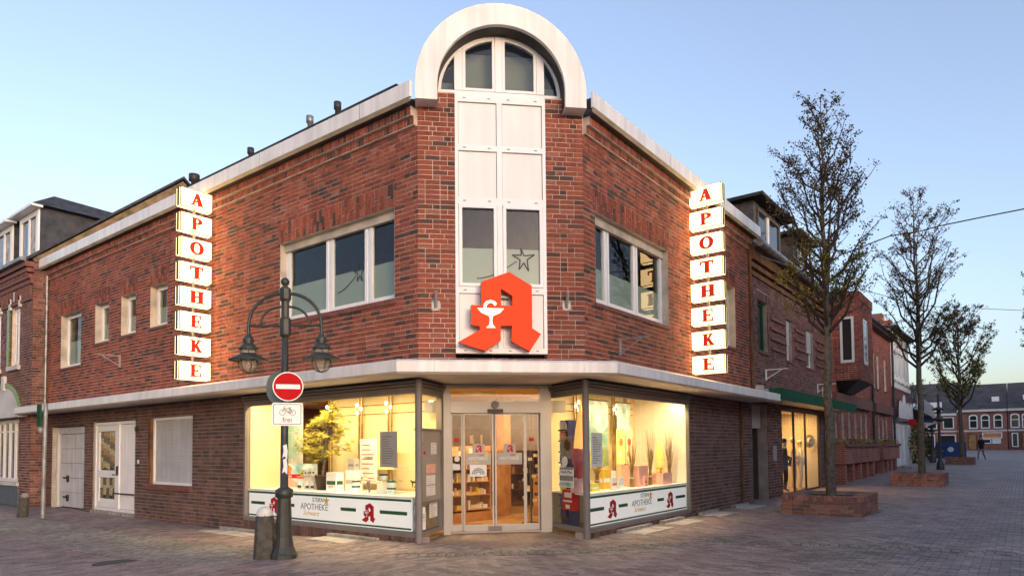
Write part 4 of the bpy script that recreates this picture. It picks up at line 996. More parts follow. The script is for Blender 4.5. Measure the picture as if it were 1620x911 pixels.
# potted pine
t = thing('potted_pine', 'small potted pine with yellow green needles in the left shop window', 'plant', (8.4, 11.25, .89))
MB().lathe((8.4, 11.25, .89), [(.001,.0),(.10,0),(.14,.26),(.15,.26),(.15,.29),(.13,.29),(.001,.26)], 16).build('pot', 'dark_pot', t)
rp = random.Random(5); tk = MB(); nd = MB()
base = Vector((8.4, 11.25, 1.12)); tk.tube([base, base+Vector((.03,-.03,.3)), base+Vector((0,-.12,.75)), base+Vector((-.02,-.28,1.3))], [.03,.026,.02,.008], 7)
tips = []
for i in range(84):
    f_ = rp.random(); h = .36+1.0*f_; a = rp.uniform(0, 6.28); sp = (.50-.34*f_*f_)*rp.uniform(.35,1)
    o_ = base+Vector((0, -.22*f_, h)); e = o_+Vector((math.cos(a)*sp*.6, math.sin(a)*sp*1.6, rp.uniform(-.08,.12))); tk.tube([base+Vector((0,-.2*f_,h*.8)), (o_+e)/2+Vector((0,0,.03)), e], [.008,.006,.004], 5); tips.append(e)
    for j in range(2): tips.append(e+Vector((rp.uniform(-.09,.09), rp.uniform(-.12,.12), rp.uniform(-.05,.09))))
for e in tips:
    c = rp.random()
    for j in range(34):
        d = Vector((rp.gauss(0,1), rp.gauss(0,1), rp.gauss(.35,1))).normalized()*rp.uniform(.07,.12); s_ = d.orthogonal().normalized()*.0055
        nd.add([e+s_, e-s_, e+d], [(0,1,2)], min(1, max(0, c+rp.uniform(-.2,.2))))
tk.build('trunk', 'bark', t); tag(nd.build('needles', 'needle', t, attr=True), kind='stuff')
def tub(x, y, z, label, r=.075, h=.12, group='white tubs with green lids'):
    t = thing('tub', label, 'tub', (x, y, z), group); MB().lathe((x, y, z), [(.001,0),(r,0),(r,h*.8),(.001,h*.8)], 18).build('body', 'paper', t); MB().lathe((x, y, z+h*.78), [(r+.004,0),(r+.004,h*.22),(.001,h*.22)], 18).build('lid', 'green_paint', t); MB().lathe((x, y, z), [(r+.001,h*.2),(r+.001,h*.6)], 18).build('label_band', 'skyblue_print', t)
def carton(x0, x1, y0, y1, z0, z1, label, m='paper', pm='green_paint', name='carton', cat='box', group=None):
    t = thing(name, label, cat, ((x0+x1)/2, (y0+y1)/2, z0), group); MB().box(x0, x1, y0, y1, z0, z1).build('body', m, t)
    MB().box(x0-.002, x0, y0+.02, y1-.02, z0+(z1-z0)*.35, z0+(z1-z0)*.55).box(x0+.02, x1-.02, y0-.002, y0, z0+(z1-z0)*.35, z0+(z1-z0)*.55).build('print', pm, t)
    return t
def plinth(x, y, z, r, h, label, m='paper', top=None, square=False):
    t = thing('display_stand', label, 'stand', (x, y, z))
    if square: MB().box(x-r, x+r, y-r, y+r, z, z+h).build('body', m, t)
    else: MB().lathe((x, y, z), [(r,0),(r,h),(.001,h)], 20).build('body', m, t)
    if top: MB().lathe((x, y, z+h), [(.001,.001),(top,.001),(top,.014),(.001,.014)], 24).build('top', 'lamp_glass', t)
D = .891
plinth(8.5, 11.72, D, .16, .25, 'white round stand with a glass top left of the potted pine', top=.30)
for i, (x, y) in enumerate(((8.35,11.95),(8.3,11.85),(8.42,12.05),(8.3,11.6),(8.35,11.5))):
    t = thing('bottle', 'small white bottle standing before the round stand', 'bottle', (x, y, D), 'small white bottles left of the pine'); MB().lathe((x, y, D), [(.001,0),(.03,0),(.03,.12),(.012,.14),(.012,.165),(.001,.165)], 12).build('body', 'paper', t); MB().lathe((x, y, D), [(.031,.03),(.031,.08)], 12).build('label_band', 'green_paint', t)
for i, (y, m) in enumerate(((11.62,'paper'),(11.78,'paper'),(11.9,'lime'))): carton(8.42, 8.50, y, y+.09, D+.266, D+.266+.16-.02*i, ('white box standing on the round stand nearest the pine','white box in the middle on the round stand','lime box at the left on the round stand')[i], m)
carton(8.2, 8.38, 10.55, 10.85, D, D+.36, 'white carton with a green stripe and the word Pot', 'paper', 'green'); text(FL, ly(10.70), -.366, D+.06, 'POT', .07).build('lettering', 'deep_pink', bpy.data.objects[[o.name for o in bpy.data.objects if o.get('label','').endswith('word Pot')][0]])
carton(8.42, 8.6, 10.25, 10.55, D, D+.40, 'plain white carton right of the potted pine', 'paper', 'paper_grey'); carton(8.44, 8.56, 10.30, 10.5, D+.401, D+.62, 'grey printed carton on top of the plain white one', 'paper_grey', 'print_grey')
tub(8.25, 10.02, D, 'white tub with green lid at the bottom of the stack by the white carton'); tub(8.25, 10.02, D+.121, 'white tub with green lid on top of the stack by the white carton', h=.09)
plinth(8.38, 9.36, D, .15, .21, 'low white round stand with a glass top between the two figurines', top=.33); tub(8.38, 9.40, D+.226, 'white tub with green lid on the low round stand')
MB(); t = thing('glass_shelf', 'round glass shelf on a thin post above the tub', 'shelf', (8.55, 9.4, D)); MB().lathe((8.55,9.4,D), [(.02,0),(.02,.43)], 8).build('post', 'brass', t); MB().lathe((8.55,9.4,D+.43), [(.001,0),(.34,0),(.34,.012),(.001,.012)], 24).build('top', 'lamp_glass', t)
tub(8.16, 8.95, D, 'white tub with green lid, lower one beside the right figurine'); tub(8.16, 8.95, D+.121, 'white tub with green lid, upper one beside the right figurine')
FB = Fr(8.85, 24.36, 0, -1)
sheet(FB, ly(10.63), 1.02, .52, .88, 0, 'tall white sheet reading Express hung behind the tubs', name='poster', cat='poster', lines=8, lm='tan_wood')
t = [o for o in bpy.data.objects if o.get('label','').startswith('tall white sheet reading Express')][0]; text(FB, ly(10.36), .002, 1.50, 'EXPRESS', .07).build('lettering', 'brown_wood', t)
t = thing('flower_poster', 'yellow and orange picture of a flower behind the notice', 'poster', (8.84, 9.95, 1.3)); MB().fbox(FB, ly(10.1), ly(9.65), -.01, 0, 1.3, 1.9).build('sheet', 'lit_yellow', t); MB().disc(FB, ly(9.85), 0, .004, 1.72, .09).build('bloom', 'orange', t); MB().disc(FB, ly(9.97), 0, .005, 1.55, .07).build('bloom', 'lime', t)
def skin(name, verts, edges, radii, mats, parent, root=0, sub=1, by=None):
    me = bpy.data.meshes.new(name); me.from_pydata(verts, edges, []); o = bpy.data.objects.new(name, me); COL.objects.link(o)
    sk = o.modifiers.new('skin', 'SKIN'); sk.use_smooth_shade = True
    for i, d in enumerate(me.skin_vertices[0].data): r_ = radii[i]; d.radius = r_ if isinstance(r_, tuple) else (r_, r_); d.use_root = (i == root)
    s_ = o.modifiers.new('sub', 'SUBSURF'); s_.levels = s_.render_levels = sub
    dg = bpy.context.evaluated_depsgraph_get(); dg.update(); m2 = bpy.data.meshes.new_from_object(o.evaluated_get(dg))
    o.modifiers.clear(); o.data = m2; m2.name = name; m2.materials.clear()
    for k in mats: m2.materials.append(MT[k])
    for p in m2.polygons: p.use_smooth = True; p.material_index = by(p.center) if by else 0
    if parent: setp(o, parent)
    return o
def figure(name, label, cat, loc, rz, H, pose, mats, by, parts=None, group=None):
    """standing or bent figure, one skin; mats index chosen by height"""
    t = thing(name, label, cat, (0,0,0), group)
    P = pose; s = H/1.75
    V = [(0,0,.95),(0,.0,1.15),(0,-.01,1.38),(0,0,1.50),(0,.01,1.56),(0,.0,1.66),(0,0,1.74)]
    V += [(.09,0,.90),P.get('kl',(.10,.03,.50)),P.get('fl',(.10,-.02,.08)),P.get('tl',(.11,.12,.03)),(-.09,0,.90),P.get('kr',(-.10,.03,.50)),P.get('fr',(-.10,-.02,.08)),P.get('tr',(-.11,.12,.03))]
    V += [(.17,0,1.42),P.get('el',(.23,-.02,1.16)),P.get('hl',(.24,.08,.92)),P.get('gl',(.24,.11,.84)),(-.17,0,1.42),P.get('er',(-.23,-.02,1.16)),P.get('hr',(-.24,.08,.92)),P.get('gr',(-.24,.11,.84))]
    Rr_ = [(.15,.11),(.14,.10),(.16,.10),.055,.06,.085,.05]+[.09,.06,.042,.035]*2+[.06,.045,.034,.03]*2
    E_ = [(0,1),(1,2),(2,3),(3,4),(4,5),(5,6),(0,7),(7,8),(8,9),(9,10),(0,11),(11,12),(12,13),(13,14),(2,15),(15,16),(16,17),(17,18),(2,19),(19,20),(20,21),(21,22)]
    bend = P.get('bend', 0)
    def tr(v):
        x, y, z = v
        if bend and z > .95 or (bend and abs(x) > .16 and z > .7):
            dz = z-.95; y, z = y*math.cos(bend)+dz*math.sin(bend), .95+dz*math.cos(bend)-y*math.sin(bend)
        return (x*s, y*s, z*s)
    b = skin('body', [tr(v) for v in V], E_, [tuple(q*s for q in r_) if isinstance(r_, tuple) else r_*s for r_ in Rr_], mats, None, sub=1, by=lambda c: by(c.x/s, c.y/s, c.z/s))
    b.parent = t; hair = MB(); hc = tr((0,-.015,1.70)); hair.ball(hc, .095*s, 10, .9); hair.build('hair', P.get('hair', 'hair_brown')).parent = t
    f_ = MB(); e1 = tr((.03,.082,1.665)); e2 = tr((-.03,.082,1.665)); f_.ball(e1, .012*s, 6); f_.ball(e2, .012*s, 6); n_ = tr((0,.098,1.63)); f_.ball(n_, .015*s, 6); f_.build('face_features', P.get('face','skin_tone')).parent = t
    t.location = loc; t.rotation_euler = (0, 0, rz)
    return t
BENT = dict(bend=1.45, el=(.2,.25,1.3), hl=(.12,.4,1.42), gl=(.08,.46,1.46), er=(-.2,.25,1.3), hr=(-.12,.4,1.42), gr=(-.08,.46,1.46), kl=(.11,.12,.52), kr=(-.11,-.06,.5), fr=(-.11,-.2,.08), tr=(-.11,-.06,.03))
figure('figurine', 'small bent figurine of an old man in grey trousers, facing left', 'figurine', (8.3, 9.72, D), 0, .44, BENT, ['cloth_grey','cream_cloth','skin_tone'], lambda x,y,z: 0 if z < .93 and y < .2 else (2 if y > .62 else 1))
figure('figurine', 'small bent figurine in a green jacket at the right end of the left window', 'figurine', (8.3, 8.42, D), 0, .40, BENT, ['cloth_dark','cloth_green','skin_tone'], lambda x,y,z: 0 if z < .93 and y < .2 else (2 if y > .62 else 1))
# ---- right window
sheet(FR, rx(10.16), 1.35, .38, .60, -.10, 'white notice hanging in the right shop window', lines=12)
def banner(x, z0, z1, w_, m, label):
    t = thing('hanging_banner', label, 'banner', (x+w_/2, 7.06, z0)); f = Fr(x, 7.06, 1, 0); MB().fbox(f, 0, w_, -.004, 0, z0, z1).build('cloth', m, t); MB().fbox(f, -.03, w_+.03, -.012, .006, z1, z1+.025).build('rod', 'brown_wood', t)
    return t
bt_ = banner(11.80, 1.30, 2.66, .80, 'skyblue_print', 'long banner printed with green grass under a pale sky'); fb_ = Fr(11.8, 7.06, 1, 0); MB().ext(fb_, [[(.004,1.304),(.796,1.304),(.796,2.15),(.5,1.95),(.25,2.1),(.004,2.25)]], .0, .002).build('grass_field', 'teal_print', bt_); q = MB(); rg = random.Random(3)
for k in range(60): x = rg.uniform(.02,.76); h = rg.uniform(.3,.75); dx = rg.uniform(-.18,.18); dx = max(.01-x, min(.78-x, dx)); q.ext(fb_, [[(x,1.31),(x+.007,1.31),(x+dx,1.31+h)]], .002, .0028+k*.00004)
q.build('grass_print', 'lime', bt_)
bt_ = banner(13.0, 1.95, 2.66, .62, 'skyblue_print', 'short pale blue and white banner in the right shop window'); MB().ext(Fr(13.0,7.06,1,0), [[(.1,2.0),(.28,2.0),(.22,2.62)]], 0, .002).ext(Fr(13.0,7.06,1,0), [[(.38,2.0),(.56,2.0),(.46,2.62)]], 0, .002).build('white_petals', 'paper', bt_)
t = thing('lantern', 'red glass lantern with a tall orange paper cone behind the right corner post', 'lantern', (10.25, 6.3, 1.15)); MB().lathe((10.25,6.3,1.15), [(.10,.0),(.13,.22),(.16,.25),(.17,.5),(.15,.52),(.001,.52)], 16).build('bowl', 'deep_pink', t); MB().lathe((10.25,6.3,1.68), [(.13,0),(.10,.3),(.05,.6),(.008,.85)], 12).build('cone', 'glow_bottle', t)
plinth(10.28, 6.35, D, .17, .255, 'round pink stand under the red lantern', 'pink'); plinth(12.55, 6.42, D, .20, .42, 'tall square pink stand in the middle of the right window', 'pink', square=True); plinth(13.5, 6.35, D, .22, .24, 'low square pink stand at the right end of the right window', 'pink', square=True)
carton(11.25, 11.55, 6.42, 6.62, D, D+.38, 'bright yellow gift carton beside the green banner', 'yellow', 'paper'); carton(11.6, 11.8, 6.45, 6.6, D, D+.34, 'white and green carton beside the yellow one', 'paper', 'lime'); carton(10.62, 10.9, 6.3, 6.4, D, D+.14, 'low lime carton beside the pink round stand', 'lime', 'paper')
for i, (x, m) in enumerate(((11.22,'deep_pink'),(11.5,'skyblue_print'))): carton(x, x+.2, 6.22, 6.26, D, D+.22, ('small card with a pink flower print','small card with a blue flower print')[i], 'paper', m)
carton(12.5, 12.64, 6.18, 6.22, D, D+.2, 'small pink card leaning on the tall pink stand', 'pink', 'deep_pink')
for i, (x, w_, m, lb) in enumerate(((12.35,.36,'lit_yellow','yellow flower picture left of the two in the right window'),(12.75,.30,'cream_wall','cream picture with pink flowers in the right window'))):
    t = thing('flower_picture', lb, 'poster', (x+w_/2, 6.7, 1.33)); f = Fr(x, 6.72, 1, 0); MB().fbox(f, 0, w_, -.01, 0, 1.34, 2.06).build('sheet', m, t); MB().disc(f, w_*.5, 0, .004, 1.8, .08).build('bloom', ('orange','deep_pink')[i], t); MB().disc(f, w_*.35, 0, .005, 1.55, .06).build('bloom', ('paper','orange')[i], t)
t = thing('glow_lamp', 'glowing orange bottle lamp on the low pink stand', 'lamp', (13.5, 6.3, D+.241)); MB().lathe((13.5,6.3,D+.241), [(.001,0),(.08,0),(.12,.18),(.10,.42),(.04,.6),(.03,.72),(.001,.72)], 16).build('bottle', 'glow_bottle', t)
carton(13.28, 13.4, 6.2, 6.3, D+.241, D+.36, 'tiny yellow box next to the bottle lamp', 'yellow', 'paper')
for i, (x, y, h, lb) in enumerate(((10.98,6.4,.55,'short bundle of reeds right of the hanging notice'),(12.18,6.3,.98,'bundle of reeds in front of the yellow picture'),(13.02,6.3,1.1,'bundle of reeds before the pale blue banner'),(13.86,6.25,1.12,'bundle of reeds at the right end of the right window'))):
    t = thing('reed_bundle', lb, 'dried reeds', (x, y, D), 'reed bundles'); q = MB(); rg = random.Random(i)
    for k in range(46):
        a = rg.uniform(0,6.28); r_ = rg.uniform(0,.05); sp = rg.uniform(0,.13); hh = h*rg.uniform(.55,1.05)
        q.tube([(x+r_*math.cos(a), y+r_*math.sin(a), D), (x+r_*.6*math.cos(a), y+r_*.6*math.sin(a), D+.3), (x+(r_+sp)*math.cos(a), y+(r_+sp*.6)*math.sin(a), D+hh)], [.006,.005,.002], 4, caps=False)
    tag(q.build('stalks', 'reed', t), kind='stuff'); MB().lathe((x,y,D+.17), [(.058,0),(.058,.03)], 12).build('binding', 'cream_cloth', t)
# ---- behind the door: shelf with boxes, counter, dark shelving
fs = Fr(9.35, 9.75, .9, -.12)
sv = thing('sales_shelf', 'orange wooden shelf full of medicine boxes behind the left door leaf', 'shelf', (10.7, 9.3, .165))
fs = Fr(10.15, 9.36, 1, -.2); q = MB(); q.fbox(fs, 0, 1.05, -.4, -.37, .165, 1.75); q.fbox(fs, -.03, 0, -.4, 0, .165, 1.75); q.fbox(fs, 1.05, 1.08, -.4, 0, .165, 1.75); q.fbox(fs, .36, .40, -.37, 0, .165, 1.75); q.build('carcass', 'tan_wood', sv)
for zz in (.40,.70,.98,1.25,1.52): MB().fbox(fs, 0, 1.05, -.37, -.01, zz, zz+.02).build('shelf_board', 'tan_wood', sv)
MB().fbox(fs, -.03, 1.08, -.4, .02, .165, .36).build('base', 'tan_wood', sv)
rg = random.Random(21)
for zi, zz in enumerate((.42,.72,1.0,1.27,1.54)):
    x = .02
    while x < .98:
        w_ = rg.choice((.05,.06,.09,.12)); h = rg.uniform(.09,.19) if w_ < .1 else rg.uniform(.06,.1)
        if rg.random() < .86 and not (x < .42 and x+w_ > .34):
            t = tag(MB().fbox(fs, x, x+w_-.008, -.2, -.06, zz+.001, zz+h).build('medicine_box', rg.choice(('paper','paper','cream_cloth','white_wall','yellow','pink'))), 'small pale medicine box standing on the orange shelf', 'box', 'medicine boxes on the orange shelf')
        x += w_
dk = thing('back_shelving', 'tall dark brown shelving at the back of the shop', 'shelf', (13, 12, .165)); fk = Fr(11.2, 13.6, 1, -1)
q = MB(); q.fbox(fk, 0, 4.6, -.4, -.37, .165, 2.6)
for zz in (.6,1.0,1.4,1.8,2.2,2.58): q.fbox(fk, 0, 4.6, -.37, 0, zz, zz+.02)
for s in (0,1.15,2.3,3.45,4.58): q.fbox(fk, s, s+.02, -.37, 0, .165, 2.6)
q.build('carcass', 'brown_wood', dk)
for k in range(60):
    s = rg.uniform(.03,4.4); zz = rg.choice((.621,1.021,1.421,1.821)); w_ = rg.uniform(.06,.2)
    if any(abs(s-c) < .22 for c in (0,1.15,2.3,3.45,4.58)) : continue
    tag(MB().fbox(fk, s, s+w_*.5, -.25, -.05, zz, zz+rg.uniform(.1,.25)).build('medicine_box', rg.choice(('brown_wood','cream_cloth','paper','tan_wood'))), 'pale packet on the dark shelving at the back', 'box', 'packets on the dark back shelving')
ct = thing('sales_counter', 'light wooden sales counter inside the shop', 'counter', (12.2, 9.2, .165)); MB().box(12.4, 13.6, 8.5, 8.9, .165, 1.05).build('front', 'tan_wood', ct); MB().box(12.35, 13.65, 8.45, 8.95, 1.05, 1.09).build('top', 'floor_wood', ct)
st_ = thing('rotating_stand', 'narrow stand hung with small packets behind the right door leaf', 'stand', (11.0, 7.95, .165)); MB().lathe((11.0,7.95,.165), [(.2,0),(.2,.03),(.02,.05),(.02,1.6)], 10).build('post', 'dark_metal', st_)
for k in range(14): a = k*2.4; MB().box(11.0+.13*math.cos(a)-.03, 11.0+.13*math.cos(a)+.03, 7.95+.13*math.sin(a)-.03, 7.95+.13*math.sin(a)+.03, .6+k*.07, .66+k*.07).build('packet', ('paper','cream_cloth','dark_metal')[k % 3], st_)

# ------------------------------------------------------------------ street furniture
t = thing('street_lamp', 'dark green cast iron street lamp with two hanging lanterns', 'street lamp', (5.70, 8.51, .05))
bx, by = 5.70, 8.51; bz = hgt(bx, by)
MB().lathe((bx,by,bz), [(.001,0),(.185,0),(.185,.06),(.165,.09),(.135,.17),(.115,.30),(.095,.86),(.001,.86)], 12, smooth=False).build('base', 'black_iron', t)
MB().lathe((bx,by,bz), [(.095,.86),(.125,.88),(.125,.98),(.09,1.0),(.058,1.02),(.052,2.2),(.048,3.45),(.001,3.45)], 14).build('post', 'black_iron', t)
ax, ay = .612, -.791
hb = MB()
for z0, z1, r_ in ((3.34,3.62,.085),(3.86,4.06,.085),(3.5,3.9,.055)): hb.lathe((bx,by,0), [(.001,z0),(r_*.8,z0),(r_,z0+.03),(r_,z1-.03),(r_*.8,z1),(.001,z1)], 8, smooth=False)
hb.lathe((bx,by,4.06), [(.04,0),(.03,.05),(.02,.06)], 10); hb.ball((bx,by,4.145), .062, 12); hb.build('hub', 'black_iron', t)
for d in (-1, 1):
    q = MB(); P = lambda r_, z: (bx+ax*r_*d, by+ay*r_*d, z)
    q.tube([P(.06,3.97)]+[P(.06+.47*math.sin(a), 3.5+.47*math.cos(a)) for a in [R(k*10) for k in range(1,10)]]+[P(.53,3.35)], .024, 8)
    q.tube([P(.06,3.78)]+[P(.06+.30*math.sin(a), 3.5+.28*math.cos(a)) for a in [R(k*12) for k in range(1,8)]]+[P(.38,3.5)], .018, 8)
    q.tube([P(.05,3.5),P(.53,3.5)], .018, 8); q.build('arm', 'black_iron', t)
    lx_, ly_ = bx+ax*.53*d, by+ay*.53*d
    ln = MB(); ln.lathe((lx_,ly_,0), [(.025,3.38),(.07,3.33),(.085,3.27),(.06,3.245),(.09,3.235),(.14,3.17),(.14,3.155),(.115,3.155)], 16); ln.lathe((lx_,ly_,0), [(.115,3.10),(.13,3.095),(.275,3.005),(.275,2.995),(.11,3.05)], 20)
    for k in range(6): a = k*math.pi/3; ln.tube([(lx_+.115*math.cos(a),ly_+.115*math.sin(a),3.16),(lx_+.115*math.cos(a),ly_+.115*math.sin(a),3.08)], .008, 5)
    L_ = ln.build('lantern', 'black_iron', t)
    MB().lathe((lx_,ly_,0), [(.11,3.15),(.11,3.05),(.128,2.98),(.115,2.90),(.07,2.84),(.001,2.825)], 16).build('globe', 'lamp_glass', L_)
    q = MB()
    for k in range(6): a = k*math.pi/3+.3; q.tube([(lx_+r_*math.cos(a),ly_+r_*math.sin(a),z) for r_, z in ((.132,3.0),(.134,2.95),(.12,2.89),(.075,2.835),(.0,2.815))], .006, 5)
    q.build('guard', 'black_iron', L_)
q = MB(); rg = random.Random(2); FP = Fr(bx-.03, by-.045, .83, -.56)
for z0, h in ((1.58,.2),(1.36,.22)):
    q.ext(FP, [[(-.03,z0),(.0,z0+.03),(.04,z0-.02),(.045,z0+h*.5),(.03,z0+h),(-.02,z0+h*.9),(-.01,z0+h*.5)]], .0, .004)
q.build('torn_sticker', 'paper', t)
FS_ = Fr(5.70-.56*.075+.02, 8.51-.83*.075-.0, .83, -.56)
n_ = thing('no_entry_sign', 'round red no entry sign with a white bar on the street lamp', 'traffic sign', FS_.p(.02, 0, 2.4))
MB().disc(FS_, .03, .0, .012, 2.61, .212).build('rim', 'sign_white', n_); MB().disc(FS_, .03, .012, .015, 2.61, .198).build('face', 'sign_red', n_); MB().fbox(FS_, -.135, .195, .015, .018, 2.575, 2.64).build('bar', 'sign_white', n_); MB().fbox(FS_, -.02, .08, -.06, 0, 2.56, 2.6).build('clamp', 'zinc', n_)
n_ = thing('bicycle_sign', 'white plate with a bicycle and the word frei on the street lamp', 'traffic sign', FS_.p(.02, 0, 2.05))
def rrect(x0, x1, z0, z1, r_): return [(cx+r_*math.cos(R(a)), cz+r_*math.sin(R(a))) for cx, cz, s in ((x1-r_,z1-r_,0),(x0+r_,z1-r_,90),(x0+r_,z0+r_,180),(x1-r_,z0+r_,270)) for a in range(s, s+91, 30)]
MB().ext(FS_, [rrect(-.19,.23,2.045,2.375,.03)], 0, .012).build('plate', 'sign_white', n_)
MB().ext(FS_, [rrect(-.172,.212,2.063,2.357,.022), rrect(-.164,.204,2.071,2.349,.018)], .012, .014).build('border', 'print_black', n_)
bk = MB(); c0 = .02
def seg(a, b, w_=.006):
    L_ = math.hypot(b[0]-a[0], b[1]-a[1]); px, pz = -(b[1]-a[1])/L_*w_/2, (b[0]-a[0])/L_*w_/2; bk.ext(FS_, [[(a[0]-px,a[1]-pz),(b[0]-px,b[1]-pz),(b[0]+px,b[1]+pz),(a[0]+px,a[1]+pz)]], .012, .0135+.00005*len(bk.f))
for wx in (-.065, .075):
    o_ = [(c0+wx+.042*math.cos(2*math.pi*k/20), 2.235+.042*math.sin(2*math.pi*k/20)) for k in range(20)]; i_ = [(c0+wx+.036*math.cos(2*math.pi*k/20), 2.235+.036*math.sin(2*math.pi*k/20)) for k in range(20)]; bk.ext(FS_, [o_, i_], .012, .0138)
w1_, w2_, bb, hd, st2 = (c0-.065,2.235), (c0+.075,2.235), (c0+.018,2.228), (c0-.045,2.298), (c0+.04,2.30)
for a, b in ((w1_,hd),(hd,bb),((c0-.043,2.292),(c0+.038,2.292)),(bb,st2),(bb,w2_),(w2_,(c0+.038,2.292)),(hd,(c0-.048,2.318)),((c0-.048,2.318),(c0-.025,2.322)),((c0+.02,2.306),(c0+.055,2.306)),(st2,(c0+.042,2.306))): seg(a, b)
bk.build('bicycle', 'print_black', n_); text(FS_, c0, .0125, 2.095, 'frei', .105, .001, width=.125).build('lettering', 'print_black', n_)
FB_ = Fr(5.77, 8.90, .25, -.97); n_ = tag(MB().disc(FB_, .08, -.05, -.038, 2.63, .26).build('round_sign', 'sign_back'), 'grey back of a round traffic sign on the left of the lamp post', 'traffic sign')
def bollard(x, y, label, s=1., tilt=0., top='chalk_white'):
    z = hgt(x, y); t = thing('bollard', label, 'bollard', (x, y, z), 'concrete bollards')
    q = MB(); q.lathe((0,0,0), [(.001,0),(.16*s,0),(.155*s,.05*s),(.125*s,.6*s),(.118*s,.62*s),(.001,.62*s)], 8, smooth=False); b = q.build('shaft', 'concrete_dark'); b.parent = t
    q = MB(); q.lathe((0,0,.612*s), [(.118*s,0),(.112*s,.05*s),(.085*s,.10*s),(.04*s,.128*s),(.001,.135*s)], 16); b = q.build('dome', top); b.parent = t
    t.rotation_euler = (0, tilt, .2)
bollard(5.55, 8.76, 'dark concrete bollard with a white dome beside the street lamp'); bollard(6.16, 20.8, 'dark concrete bollard with a grey dome by the left house', .85, .10, 'concrete')
t = thing('sign_pole', 'thin grey steel pole with a dark sign edge on by the garage', 'pole', (6.4, 20.12, 0)); MB().tube([(6.4,20.12,0),(6.42,20.1,2.95)], .05, 10).build('pole', 'pole_grey', t); MB().box(6.30,6.34,20.12,20.35,2.36,2.93).build('sign_panel', 'green_paint', t); MB().lathe((6.36,20.22,2.18), [(.001,0),(.07,.01),(.08,.14),(.001,.16)], 10).build('lamp_box', 'pole_grey', t)
# cellar light wells along the walls
for i, (fr, a, b, lb) in enumerate(((FR,.95,2.2,'pale stone cellar grate slab nearest the entrance on the right'),(FR,2.75,3.75,'pale stone cellar grate slab under the right lit window'),(FR,4.75,5.75,'pale stone cellar grate slab under the blank brick wall'),(FR,6.9,7.9,'pale stone cellar grate slab farthest along the right wall'),(FL,10.5,12.3,'pale stone cellar grate slab left of the bollard'),(FL,14.2,15.5,'pale stone cellar grate slab under the left lit window'))):
    p = fr.p((a+b)/2, .3, 0); z = hgt(p[0], p[1]); t = thing('cellar_grate', lb, 'grate', (p[0], p[1], z), 'cellar grates')
    MB().fbox(fr, a, b, .03, .14, z-.02, z+.06).build('kerb', 'concrete', t); MB().fbox(fr, a, b+.05, .15, .58, z-.02, z+.012).build('slab', 'stone_light', t)
    q = MB()
    for k in range(2): q.fbox(fr, a+.05, b, .2+k*.18, .206+k*.18, z+.012, z+.0135)
    q.build('joint', 'print_grey', t)
tag(MB().disc(Fr(5.2,9.7,1,0), 0,0,0,0,.01).build('x','joint'), 'x', 'x'); bpy.data.objects.remove(bpy.data.objects['x'])
mh = MB(); mh.prism([(4.3+.3*math.cos(k*math.pi/12), 10.6+.3*math.sin(k*math.pi/12)) for k in range(24)], hgt(4.3,10.6)-.01, hgt(4.3,10.6)+.004); tag(mh.build('manhole_cover', 'concrete_dark'), 'dark round manhole cover in the left paving', 'manhole')
# brick planters
def planter(i, label, singles):
    x0, x1, y0, y1 = PLANTERS[i]; z = hgt((x0+x1)/2, (y0+y1)/2); h = .42
    t = thing('brick_planter', label, 'planter', ((x0+x1)/2, (y0+y1)/2, z), 'brick tree planters')
    q = MB()
    for a, b, c, d in ((x0,x1,y0,y0+.24),(x0,x1,y1-.24,y1),(x0,x0+.24,y0+.24,y1-.24),(x1-.24,x1,y0+.24,y1-.24)): q.box(a+.008, b-.008, c+.008, d-.008, z-.3, z+h-.012)
    w_ = q.build('wall', 'mortar_grey', t)
    MB().box(x0+.2, x1-.2, y0+.2, y1-.2, z, z+h-.07).build('soil', 'soil', t)
    f1, f2, f3, f4 = Fr(x0,y1,0,-1), Fr(x0,y0,1,0), Fr(x1,y0,0,1), Fr(x1,y1,-1,0); L = []
    for fr, n_ in ((f1,y1-y0),(f2,x1-x0),(f3,y1-y0),(f4,x1-x0)):
        L += brick_list(fr, 0, n_, z-.02, z+.31, [], rb, out0=0.)
        k = round(n_/.0833)
        for j in range(k): L.append((fr, j*n_/k+.004, (j+1)*n_/k-.004, z+.318, z+h-.0, rb.uniform(.0,.008), rb.random()))
    rest = MB()
    for b in L:
        if singles and b[2]-b[1] > .09 and b[0] in (f1, f2): single_brick(b, w_, 'brick_planter', bm_)
        else: brick_geo(rest, b, .12 if b[3] > z+.315 else .03)
    # cap course seen from above
    for a, b, c, d in ((x0-.002,x1+.002,y0-.002,y0+.235),(x0-.002,x1+.002,y1-.235,y1+.002)):
        k = round((b-a)/.0833)
        for j in range(k): rest.box(a+j*(b-a)/k+.004, a+(j+1)*(b-a)/k-.004, c, d, z+h-.011, z+h+rb.uniform(.0,.004), rb.random())
    for a, b, c, d in ((x0-.002,x0+.235,y0+.24,y1-.24),(x1-.235,x1+.002,y0+.24,y1-.24)):
        k = round((d-c)/.0833)
        for j in range(k): rest.box(a, b, c+j*(d-c)/k+.004, c+(j+1)*(d-c)/k-.004, z+h-.011, z+h+rb.uniform(.0,.004), rb.random())
    tag(rest.build('bricks', 'brick_planter', w_, attr=True), kind='stuff')
planter(0, 'low brick tree planter nearest the pharmacy', True); planter(1, 'low brick tree planter in the middle of the street', False); planter(2, 'low brick tree planter farthest down the street', False)
